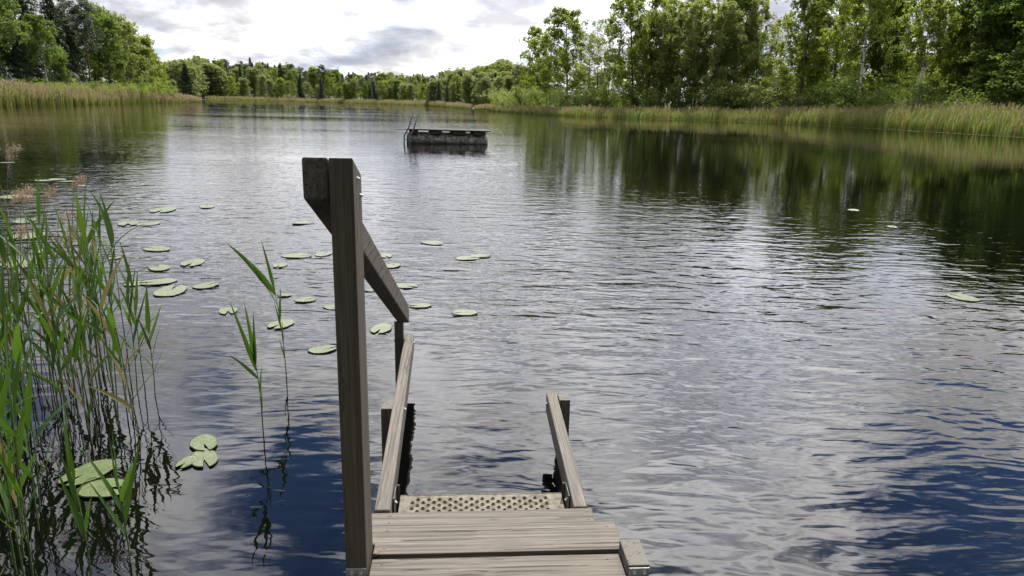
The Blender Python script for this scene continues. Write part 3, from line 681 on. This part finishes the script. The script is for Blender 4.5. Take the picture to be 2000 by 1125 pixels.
def house():
    m, g, out = material('grey_roof_sheet'); t = g.node('ShaderNodeTexCoord')
    principled(g, out, g.mix(g.noise(t.outputs['Object'], 3, 4), (0.19, 0.18, 0.17), (0.30, 0.29, 0.28)), 0.7); roof = m
    m, g, out = material('painted_house_wall'); principled(g, out, (0.32, 0.25, 0.18), 0.8); wallm = m
    m, g, out = material('window_glass'); principled(g, out, (0.02, 0.025, 0.03), 0.08); gl = m
    x, y = stand(1780, 52); z = gz(x, y); top = at_y(1780, 84, y)[2] - z
    o = bpy.data.objects.new('house', None); COL.objects.link(o); o.location = (x, y, z); o.rotation_euler.z = math.radians(-28)
    MB().box(-4.2, 4.2, -3, 3, -1, top - 1.5).build('wall', wallm, o)
    r = MB(); r.add([(-4.8, -3.7, top - 1.75), (4.8, -3.7, top - 1.75), (4.8, 0, top), (-4.8, 0, top), (-4.8, 3.7, top - 1.75), (4.8, 3.7, top - 1.75),
                     (-4.8, -3.7, top - 1.6), (4.8, -3.7, top - 1.6), (4.8, 0, top + .15), (-4.8, 0, top + .15), (-4.8, 3.7, top - 1.6), (4.8, 3.7, top - 1.6)],
                    [(0, 3, 2, 1), (3, 4, 5, 2), (6, 7, 8, 9), (9, 8, 11, 10), (0, 1, 7, 6), (4, 10, 11, 5), (0, 6, 9, 3), (3, 9, 10, 4), (1, 2, 8, 7), (2, 5, 11, 8)])
    r.build('roof', roof, o)
    for xx in (-2.6, 0, 2.6): MB().box(xx - .5, xx + .5, -3.05, -2.98, top - 3.4, top - 2.2).build('window', gl, o)
    tag(o, 'house with pale grey roof half hidden behind the right bank trees', 'house')
house()

# ------------------------------------------------------------------ swimming raft
def raft():
    m, g, out = material('mottled_drum_steel'); t = g.node('ShaderNodeTexCoord')
    nz = g.noise(t.outputs['Object'], 7, 6, 0.7); nz2 = g.noise(t.outputs['Object'], 22, 4, 0.7)
    c = g.mix(g.ramp(nz, 0.42, 0.60), (0.05, 0.046, 0.038), (0.22, 0.208, 0.18)); c = g.mix(g.ramp(nz2, 0.60, 0.70), c, (0.36, 0.35, 0.33))
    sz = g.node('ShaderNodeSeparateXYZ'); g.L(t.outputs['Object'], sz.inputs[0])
    c = g.mix(g.ramp(g.math('ADD', sz.outputs[2], g.math('MULTIPLY', nz, .1)), 0.02, .24, 1, 0), c, (0.012, 0.012, 0.008))  # underside shade painted into the lower drum, together with wet algae at the waterline
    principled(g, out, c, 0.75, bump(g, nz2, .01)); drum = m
    dw = wood('dark_wet_wood', 1, 0.95); bw = wood('dark_beam_wood', 0, 0.85)
    o = bpy.data.objects.new('swimming_raft', None); COL.objects.link(o)
    a, b = at(794, 281.5), at(947, 281); c0 = (a + b) / 2; c0[1] += .35
    o.location = (c0[0], c0[1], 0); o.rotation_euler = (0, math.radians(0.6), math.radians(9)); o.scale = (1.14, 1, 1)
    Lr = 1.52; R = .33
    for yy in (0.0, 1.05):
        prof = [(-Lr, .02), (-Lr, R * .55), (-Lr + .05, R * .8), (-Lr + .14, R * .95), (-Lr + .22, R), (-Lr + .30, R), (-Lr + .32, R + .018), (-Lr + .36, R + .018), (-Lr + .38, R), (0, R), (Lr - .30, R), (Lr - .28, R + .018), (Lr - .24, R + .018), (Lr - .22, R), (Lr - .21, R), (Lr - .14, R * .95), (Lr - .05, R * .8), (Lr, R * .55), (Lr, .02)]
        V = []; Fc = []; sd = 28
        for (xx, rr) in prof:
            for k in range(sd): V.append((xx, yy + rr * math.cos(2 * math.pi * k / sd), 0.09 + rr * math.sin(2 * math.pi * k / sd)))
        for i in range(len(prof) - 1):
            for k in range(sd): Fc.append((i * sd + k, i * sd + (k + 1) % sd, (i + 1) * sd + (k + 1) % sd, (i + 1) * sd + k))
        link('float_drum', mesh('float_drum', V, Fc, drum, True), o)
    for x0, x1 in ((-1.42, -1.10), (-.66, -.22), (.17, .66), (.96, 1.42)):
        MB().box(x0, x1, -.34, 1.38, .40, .56).build('cross_beam', bw, o, bevel=.006)
    MB().box(-1.5, 1.5, -.36, -.30, .535, .562).build('side_beam', bw, o)
    pl = mesh('deck_board', *prism([(-.056, -.42), (.056, -.42), (.056, 1.45), (-.056, 1.45)], .563, .592), dw)
    for i in range(27):
        p = link('deck_board', pl, o, (-1.56 + i * .12, random.uniform(-.02, .02), random.uniform(-.003, .003)))
    MB().box(-1.98, -1.62, -.30, .30, .535, .56).build('boarding_lip', dw, o)
    ld = bpy.data.objects.new('ladder', None); COL.objects.link(ld); ld.parent = o; ld.location = (-1.42, -.30, 0); ld.rotation_euler.z = math.radians(26)
    for yy in (-.24, .20):
        dx = .0 if yy < 0 else .0
        MB().tube([(.28, yy, 1.38), (.06, yy, .62), (-.12, yy, .30), (-.14, yy, -.7)], .027, 8).build('side_tube', LADDER, ld, True)
    for z, x in ((1.05, .187), (.80, .113), (.42, -.05), (.15, -.125)):
        MB().tube([(x, -.24, z), (x, .20, z)], .018, 6).build('rung', LADDER, ld, True)
    tag(o, 'floating swimming raft on dark drums with a leaning ladder', 'raft')
raft()

# ------------------------------------------------------------------ jetty with bathing stairs
J = bpy.data.objects.new('bathing_jetty', None); COL.objects.link(J); J.rotation_euler.z = math.radians(4.2)
tag(J, 'weathered wooden jetty end with handrail post and bathing stairs', 'jetty')
def board(name, poly, z0, z1, mat, bev=.004, parent=None): return MB().add(*prism(poly, z0, z1)).build(name, mat, parent or J, bevel=bev)
board('board', [(-.298, 2.137), (.569, 2.137), (.571, 2.305), (-.375, 2.305), (-.375, 2.195), (-.298, 2.195)], .262, .300, WOOD[0])
board('board', [(-.365, 2.3075), (.499, 2.3075), (.503, 2.405), (-.365, 2.395)], .258, .297, WOOD[0])
def screws(o, pts, z):
    for x, y in pts: MB().tube([(x, y, z - .001), (x, y, z + .0015)], .0042, 8).build('screw', DARK_METAL, o)
screws(J.children[0], [(.535, 2.17), (.535, 2.275), (-.262, 2.17), (-.262, 2.275)], .300)
screws(J.children[1], [(.478, 2.33), (.480, 2.38), (-.262, 2.33), (-.262, 2.375)], .297)
yb = 2.112
for i in range(9):
    w = .168; board('board', [(-.297, yb - w), (.546, yb - w), (.546, yb), (-.297, yb)] if i == 0 else [(-.39, yb - w), (.60, yb - w), (.60, yb), (-.39, yb)], .262, .300, WOOD[0])
    if i == 0: screws(J.children[-1], [(.50, yb - .03), (.50, yb - .13), (-.262, yb - .03), (-.262, yb - .13)], .300)
    yb -= w + .022
for x0, x1 in ((-.288, -.24), (.47, .52)): MB().box(x0, x1, .4, 2.30, .10, .258).build('joist', WOOD[1], J)
MB().box(-.236, .466, 2.24, 2.285, .10, .256).build('joist', WOOD[0], J)
def post(x0, x1, y0, y1, z1, mat, back=0.0, end=True, name='post', taper=0):
    v = [(x0, y0, -1.6), (x1, y0, -1.6), (x1, y1, -1.6), (x0, y1, -1.6), (x0, y0, z1), (x1, y0, z1), (x1, y1, z1 - back), (x0, y1, z1 - back)]
    f = [(3, 2, 1, 0), (4, 5, 6, 7), (0, 1, 5, 4), (1, 2, 6, 5), (2, 3, 7, 6), (3, 0, 4, 7)]
    m = mesh(name, v, f, [mat, END]); m.polygons[1].material_index = 1
    o = link(name, m, J); b = o.modifiers.new('bevel', 'BEVEL'); b.width = .004; b.segments = 2; return o
post(-.3705, -.3035, 2.030, 2.190, 1.640, WOOD_POST, .062)
post(.5495, .6205, 1.989, 2.132, .342, WOOD[2])
post(.514, .572, 3.425, 3.508, .296, WOOD[2]); post(-.402, -.345, 3.335, 3.450, .296, WOOD[2]); post(-.437, -.380, 4.47, 4.53, .40, WOOD[2])
def bar(name, p0, p1, w, h, mat, lean=0):
    (x0, y0, z0), (x1, y1, z1) = p0, p1; hw = w / 2      # z0,z1 = top height at each end, ends cut plumb
    v = [(x0 - hw, y0, z0 - h), (x0 + hw, y0, z0 - h), (x1 + hw, y1, z1 - h), (x1 - hw, y1, z1 - h), (x0 - hw, y0, z0), (x0 + hw, y0, z0), (x1 + hw, y1, z1), (x1 - hw, y1, z1)]
    f = [(3, 2, 1, 0), (4, 5, 6, 7), (0, 1, 5, 4), (1, 2, 6, 5), (2, 3, 7, 6), (3, 0, 4, 7)]
    return MB().add(v, f).build(name, mat, J, bevel=.007)
bar('side_rail', (-.295, 2.41, .300), (-.343, 4.51, .300), .060, .115, WOOD[1])
bar('side_rail', (.4615, 2.41, .300), (.4835, 3.53, .300), .054, .112, WOOD[1])
bar('handrail', (-.412, 2.05, 1.640), (-.376, 4.46, .512), .074, .120, WOOD_RAIL)
def bolt(parent, x, y, z, d=(0, -1, 0), r=.009):
    d = np.array(d, float); p = np.array([x, y, z]); m = MB().tube([p, p + d * .004], r, 12); m.tube([p + d * .0041, p + d * .009], r * .55, 6)
    return m.build('bolt', GALV, parent)
for x0, x1, yf, z1 in ((-.3685, -.3055, 2.030, .326), (.5515, .6185, 1.989, .334)):
    pl = MB().box(x0, x1, yf - .005, yf - .0005, .02, z1).build('post_plate', GALV, J, bevel=.001)
    for xx in (x0 + .017, x1 - .017): bolt(pl, xx, yf - .005, z1 - .018)
bolt(J, -.3033, 2.10, 1.575, (1, 0, 0), .006); bolt(J, -.3033, 2.15, 1.52, (1, 0, 0), .006); bolt(J, -.4025, 3.39, .262, (-1, 0, 0)); bolt(J, .5725, 3.47, .255, (1, 0, 0), .008)
bolt(J, .4560, 3.46, .262, (-1, 0, 0), .010); bolt(J, -.2895, 3.40, .262, (1, 0, 0), .010); bolt(J, -.437, 4.50, .262, (-1, 0, 0), .010); bolt(J, -.313, 4.44, .262, (1, 0, 0), .008)
# metal step
st = bpy.data.objects.new('metal_step', None); COL.objects.link(st); st.parent = J
def tread():
    x0, x1, y0, y1, zt = -.246, .419, 2.42, 2.636, .222; pit = .0435; rowh = .0215; rad = .0084; V = []; Fc = []
    ph = math.atan2(rowh, pit); q_ = math.pi / 3; ANG = [0, ph, q_, math.pi / 2, 2 * q_, math.pi - ph, math.pi, math.pi + ph, 4 * q_, 1.5 * math.pi, 5 * q_, 2 * math.pi - ph]
    mx, my0 = .030, y0 + .022; nr = 8; K = 12
    def quad(a, b, c, d): k = len(V); V.extend([(a, b, zt), (c, b, zt), (c, d, zt), (a, d, zt)]); Fc.append((k, k + 1, k + 2, k + 3))
    quad(x0, y0, x1, my0); quad(x0, my0 + nr * rowh, x1, y1)
    for r_ in range(nr):
        ya, yb_ = my0 + r_ * rowh, my0 + (r_ + 1) * rowh; xs_ = x0 + mx + (pit / 2 if r_ % 2 else 0); nc = int((x1 - mx - xs_) / pit)
        quad(x0, ya, xs_, yb_); quad(xs_ + nc * pit, ya, x1, yb_)
        for c_ in range(nc):
            xa, xb = xs_ + c_ * pit, xs_ + (c_ + 1) * pit; cx, cy = (xa + xb) / 2, (ya + yb_) / 2; k = len(V)
            for j in range(K):
                t_ = ANG[j]; dx, dy = math.cos(t_), math.sin(t_)
                sc_ = min((pit / 2) / max(abs(dx), 1e-9), (rowh / 2) / max(abs(dy), 1e-9)); V.append((cx + dx * sc_, cy + dy * sc_, zt))
            for rr, zz_ in ((rad * 1.02, zt), (rad * .92, zt + .004), (rad * .78, zt + .004), (rad * .74, zt - .012)):
                for j in range(K):
                    t_ = ANG[j]; V.append((cx + rr * math.cos(t_), cy + min(1, .98) * rr * math.sin(t_), zz_))
            for l in range(4):
                for j in range(K): j2 = (j + 1) % K; Fc.append((k + l * K + j, k + l * K + j2, k + (l + 1) * K + j2, k + (l + 1) * K + j))
    m = mesh('tread', V, Fc, TREAD); return m
link('tread', tread(), st)
MB().box(-.246, .419, 2.6362, 2.640, .186, .2235).box(-.246, .419, 2.416, 2.4198, .186, .2235).build('tread_edge', TREAD, st)
for s_, xa in ((1, -.262), (-1, .432)):
    a, b = sorted((xa, xa + s_ * .003)); c, d = sorted((xa + s_ * .0032, xa + s_ * .016))
    br = MB().box(a, b, 2.50, 2.60, .18, .292).box(c, d, 2.597, 2.600, .18, .292).build('bracket', DARK_METAL, st)
    bolt(br, xa + s_ * .0033, 2.54, .25, (s_, 0, 0), .009)
    MB().box(c, d, 2.6003, 2.6028, .20, .294).build('bracket_edge', TREAD, st)

# ------------------------------------------------------------------ lily pads
def pad_mesh(seed):
    rg = np.random.default_rng(seed); K = 40; V = [(0.05, 0, .004)]; Fc = []; ph = rg.uniform(0, 6.28)
    notch = rg.uniform(.10, .26)
    for ring, fr in enumerate((.5, .93, 1.0)):
        for j in range(K):
            t = notch + (2 * math.pi - 2 * notch) * j / (K - 1); rr = fr * (1 + .03 * math.sin(3 * t + ph) + .018 * math.sin(7 * t + ph) + rg.uniform(-.008, .008)) * (1 + .10 * math.cos(t * 2))
            rr *= .5 / 1.05; V.append((rr * math.cos(t), rr * .92 * math.sin(t), .006 + (.004 * fr * math.sin(2.5 * t + ph) if ring > 0 else 0) + (.001 if ring == 2 else 0)))
    for j in range(K - 1):
        Fc.append((0, 1 + j, 2 + j))
        for r_ in range(2): a = 1 + r_ * K + j; Fc.append((a, a + K, a + K + 1, a + 1))
    k = len(V)
    V += [(x * .985, y * .985, -.004) for x, y, z in V[1 + 2 * K:1 + 3 * K]]
    for j in range(K - 1): Fc.append((1 + 2 * K + j, k + j, k + j + 1, 2 + 2 * K + j))
    return mesh('lily_pad', V, Fc, PAD, True)
PADS = [pad_mesh(s) for s in range(6)]
PL = [(845, 475, 52, 'lily pad alone between the raft and the handrail'), (913, 505, 52, 'left of two overlapping lily pads right of the jetty, below the raft'), (938, 501, 40, 'right of two overlapping lily pads right of the jetty, below the raft'),
 (908, 612, 56, 'lily pad alone to the right of the handrail end'), (792, 559, 50, 'lily pad just right of the sloping handrail'), (820, 598, 44, 'lily pad touching the lower end of the handrail'),
 (745, 643, 58, 'large lily pad between the tall post and lower handrail'), (767, 520, 44, 'lily pad behind the handrail, right of the tall post'), (752, 500, 42, 'faint farther lily pad behind the handrail by the post'),
 (630, 684, 56, 'notched lily pad touching the left side of the tall post'), (548, 635, 64, 'lily pad behind the lone pair of reeds'), (597, 587, 44, 'lily pad with dark debris right of the lone reeds'),
 (647, 601, 36, 'lily pad half hidden by the tall post'), (445, 608, 44, 'curled lily pad left of the lone reeds'), (333, 569, 76, 'broad lily pad right of the reed clump'), (402, 559, 52, 'lily pad right of the broad pad by the reed clump'),
 (376, 514, 60, 'skewed lily pad above the broad pad'), (311, 524, 46, 'lily pad left of the skewed pad'), (305, 487, 54, 'narrow lily pad above the reed clump tips'), (250, 437, 52, 'left of two touching lily pads beyond the reed clump'),
 (290, 438, 44, 'right of two touching lily pads beyond the reed clump'), (404, 404, 38, 'small lily pad farthest from the jetty, right'), (318, 411, 58, 'faint lily pad beyond the two touching pads'), (593, 436, 40, 'dark-edged lily pad left of the tall post top'),
 (580, 500, 56, 'left lily pad of a pair beside the tall post'), (632, 497, 44, 'right lily pad of a pair beside the tall post'), (547, 519, 38, 'small lily pad below the pair left of the post'),
 (398, 868, 64, 'upper near lily pad right of the reeds'), (398, 897, 74, 'large near lily pad right of the reeds'), (364, 905, 44, 'small near lily pad at the left of the large one'),
 (172, 926, 88, 'upper of two large lily pads among the near reeds'), (204, 957, 86, 'lower of two large lily pads among the near reeds'),
 (1880, 582, 58, 'lily pad alone near the right edge of the picture'), (1667, 411, 26, 'tiny pale lily pad in the dark tree reflection'), (1743, 444, 24, 'tiny pale lily pad right of the other tiny one'),
 (308, 552, 60, 'lily pad at the right edge of the reed clump'), (268, 555, 44, 'lily pad partly behind the reed clump leaves'), (48, 432, 46, 'lily pad behind the dry reed stems'), (52, 462, 66, 'larger lily pad behind the dry reed stems'), (38, 516, 74, 'lily pad behind the reeds at the left edge'),
 (32, 385, 58, 'lily pad far left beside the dry plumes'), (86, 353, 30, 'first of a far row of small lily pads at left'), (112, 351, 32, 'second of a far row of small lily pads at left'), (132, 355, 26, 'third of a far row of small lily pads at left'), (157, 363, 24, 'last of a far row of small lily pads at left'), (14, 318, 20, 'tiny lily pad by the tallest dry plume'),
 (85, 492, 36, 'lily pad behind the leftmost tall leaves'), (555, 578, 26, 'small lily pad between the lone reeds'), (722, 568, 24, 'lily pad just peeping out right of the tall post'), (142, 478, 30, 'small pad beyond the reed tips'), (225, 505, 24, 'small dark-edged pad above the reed leaves')]
for i, (px, py, w, lab) in enumerate(PL):
    p = at(px, py, 0.0); d = np.linalg.norm(p - np.array([0, 0, HC])) * .985; s = w * d / F_PX * .95
    o = link('lily_pad', PADS[i % 6], None, (p[0], p[1], .004 + .0012 * (i % 4)), random.uniform(0, 6.28), (s * random.uniform(.92, 1.08), s * random.uniform(.85, 1.0), .5))
    o.rotation_euler.x = random.uniform(-.012, .012); o.rotation_euler.y = random.uniform(-.012, .012); o.location.z += s * .003
    tag(o, lab, 'lily pad', 'floating lily pads')

# ------------------------------------------------------------------ foreground reeds
def leaf_blade(p0, d0, L, w, bend, side, rg, k=7):
    """lance-shaped reed leaf: two strips folded along the midrib"""
    pts = [np.array(p0, float)]; d = np.array(d0, float); d /= np.linalg.norm(d)
    for i in range(k): pts.append(pts[-1] + d * L / k); d = d + np.array([0, 0, -bend / k]) + rg.normal(size=3) * .015; d /= np.linalg.norm(d)
    V = []; Fc = []
    for i, p in enumerate(pts):
        t = i / k; ww = w * (min(1, .35 + t * 3.2) if t < .25 else ((1 - t) / .75) ** .75) * .5
        dd = pts[min(i + 1, k)] - pts[max(i - 1, 0)]; dd /= np.linalg.norm(dd)
        a = np.cross(dd, side); a /= np.linalg.norm(a) + 1e-9; nn = np.cross(a, dd)
        V += [p + a * ww + nn * ww * .3, p, p - a * ww + nn * ww * .3]
    for i in range(k): b = i * 3; Fc += [(b, b + 1, b + 4, b + 3), (b + 1, b + 2, b + 5, b + 4)]
    return V, Fc
LEAFM = []
for s in range(10):
    rg = np.random.default_rng(40 + s)
    v, f = leaf_blade((0, 0, 0), (.36 + .06 * (s % 4), 0, 1), 1.0, (.066 if s % 5 == 0 else .082) + .008 * (s % 3), (.15, .35, .6, 1.0, .25)[s % 5], np.array([(-.8, .25 * (-1) ** s, .3), (-.2, 1.0, .2)][s % 5 in (0, 2)]), rg)
    m = mesh('leaf', v, f, REED_OLD if s == 7 else REED_LEAF, True); at_ = m.attributes.new('tint', 'FLOAT', 'FACE'); at_.data.foreach_set('value', np.full(len(f), .25 + .05 * s, np.float32)); LEAFM.append(m)
def reed(base, H, lean, leaves, label, group, dry=False, r=.0042, seed=0, name='reed_plant'):
    """stem in gently bending segments with nodes; leaves = [(height fraction, azimuth, length, tilt, mesh index)]"""
    rg = np.random.default_rng(seed); o = bpy.data.objects.new(name, None); COL.objects.link(o); o.location = [float(a) for a in base]
    P = [np.array([lean[0] * t ** 1.4 * H + .006 * math.sin(6 * t + seed), lean[1] * t ** 1.4 * H, -.25 + (H + .25) * t]) for t in np.linspace(0, 1, 10)]
    MB().tube(P, [r * (1 - .065 * i) for i in range(10)], 6).build('stem', REED_DRY if dry else REED_STEM, o, True)
    for hf, az, L, tilt, mi in leaves:
        t = (hf * H + .25) / (H + .25); i = min(int(t * 9), 8); f = t * 9 - i; p = P[i] * (1 - f) + P[i + 1] * f
        l = link('leaf', LEAFM[mi], o, p); l.rotation_euler = (0, tilt, az); l.rotation_mode = 'XYZ'; l.scale = (L, L * 1.0, L)
    tag(o, label, 'reed', group); return o
def auto_leaves(rg, H, k, dens=1.0):
    out = []; az = rg.uniform(0, 6.28)
    for i in range(k):
        hf = .28 + .70 * (i + rg.uniform(0, .6)) / k; az += math.pi + rg.normal(0, .5)
        out.append((min(hf, .99), az, rg.uniform(.20, .38) * (1 - .25 * abs(hf - .6)), rg.uniform(-.18, .28), int(rg.integers(0, 10))))
    out.append((.985, az, rg.uniform(.22, .34), -.30, int(rg.integers(0, 10)))); return out
rg = np.random.default_rng(77)
CL = 'green reed in the dense clump at the left edge'
for i in range(84):
    if i < 64: px, py = rg.uniform(-60, 262), rg.uniform(690, 905)
    else: px, py = rg.uniform(-120, 90), rg.uniform(900, 1200)
    if py > 880 and px > 60 and i < 64: py -= 140
    b = at(px, py); H = rg.uniform(.62, 1.08) if py < 860 else rg.uniform(.45, .85)
    reed((b[0], b[1], 0), H, (rg.normal(.0, .055), rg.normal(0, .05)), auto_leaves(rg, H, int(rg.integers(4, 7))), CL, 'green reeds of the left clump', seed=i)
for px, py, ty, ln, lab in [(300, 772, 600, .05, 'rightmost green reed of the left clump'), (285, 757, 505, -.03, 'tall broad-leaved reed at the right side of the clump'), (268, 765, 545, .02, 'slender reed just left of the rightmost one in the clump'), (115, 790, 450, -.02, 'tallest green reed of the left clump'), (275, 850, 640, -.12, 'reed leaning left across the clump edge'),
                           (180, 1125, 845, -.04, 'near reed before the two large lily pads'), (250, 1100, 900, .03, 'near reed right of the two large lily pads'), (10, 780, 470, -.02, 'tall wide-leaved reed at the left picture edge')]:
    b = at(px, py); H = at_y(px, ty, b[1])[2] - .16
    reed((b[0], b[1], 0), max(H, .35), (ln, 0), auto_leaves(rg, H, 5), lab, None, seed=px)
b = at(520, 858); reed((b[0], b[1], 0), .44, (-.07, .0), [(.34, .1, .15, -.30, 0), (.60, .2, .16, -.32, 5), (.90, 3.05, .40, -.05, 0), (.97, .3, .30, -.34, 0), (.99, 2.8, .34, -.30, 5), (.80, 3.2, .20, .25, 2)], 'nearer of the two lone reeds left of the tall post', None, r=.0046, seed=3)
b = at(563, 738); reed((b[0], b[1], 0), .60, (-.09, .02), [(.22, 3.0, .14, -.2, 5), (.40, .15, .16, -.36, 0), (.55, 3.0, .20, -.15, 0), (.66, .2, .22, -.36, 5), (.82, 3.05, .40, .12, 1), (.95, 2.95, .46, .22, 2), (.99, 3.1, .34, -.16, 0)], 'farther of the two lone reeds left of the tall post', None, r=.0042, seed=4)
for i, (px, py) in enumerate([(40, 800), (75, 770), (120, 815), (150, 765), (190, 790), (215, 760), (95, 735), (20, 840), (175, 745), (240, 770), (5, 720), (140, 725)]):
    q = at(px, py); rgd = np.random.default_rng(300 + i); Hd = rgd.uniform(.25, .75)
    reed((q[0], q[1], 0), Hd, (rgd.normal(0, .22), rgd.normal(0, .12)), [], 'broken dead reed stalk in the left clump', 'dead stalks of the left clump', True, .0036, 300 + i, 'dead_reed')
def plume(parent, p, L, rg):
    k = 260; t = rg.uniform(0, 1, k); dr = rg.uniform(.35, .8)
    c = p + np.stack([dr * L * t, 0 * t, L * (t * .95 - .55 * dr * t * t)], -1) + rg.normal(size=(k, 3)) * (.006 + .014 * np.sin(t * 2.9))[:, None]
    Q = leaf_quads(c, np.full(k, .010), rg, .9, .16); link('plume', quads_mesh('plume', Q, PLUME, rg.uniform(0, 1, k)), parent)['kind'] = 'stuff'
for i, (px, py, tx, ty) in enumerate([(22, 760, 10, 264), (48, 740, 34, 348), (30, 730, 22, 352), (60, 720, 45, 352), (130, 745, 140, 322), (112, 735, 110, 398), (118, 730, 125, 428), (75, 750, 82, 345), (140, 760, 128, 440), (20, 770, 30, 420)]):
    b = at(px, py); tpnt = at_y(tx, ty, b[1]); H = tpnt[2] - .12; rg2 = np.random.default_rng(200 + i)
    lab = {0: 'tallest dry reed with a tan plume at the left edge', 4: 'dry reed with its plume rising farthest right of the old stems', 7: 'dry reed with a drooping tan plume between the others'}.get(i, 'dry tan reed stem with a faded plume in the left clump')
    o = reed((b[0], b[1], 0), H, ((tpnt[0] - b[0]) / H, 0), [], lab, 'dry reeds of the left clump', True, .0040, i, 'dry_reed')
    plume(o, np.array([tpnt[0] - b[0], 0, H - .01]), .07 + .045 * rg2.random(), rg2)
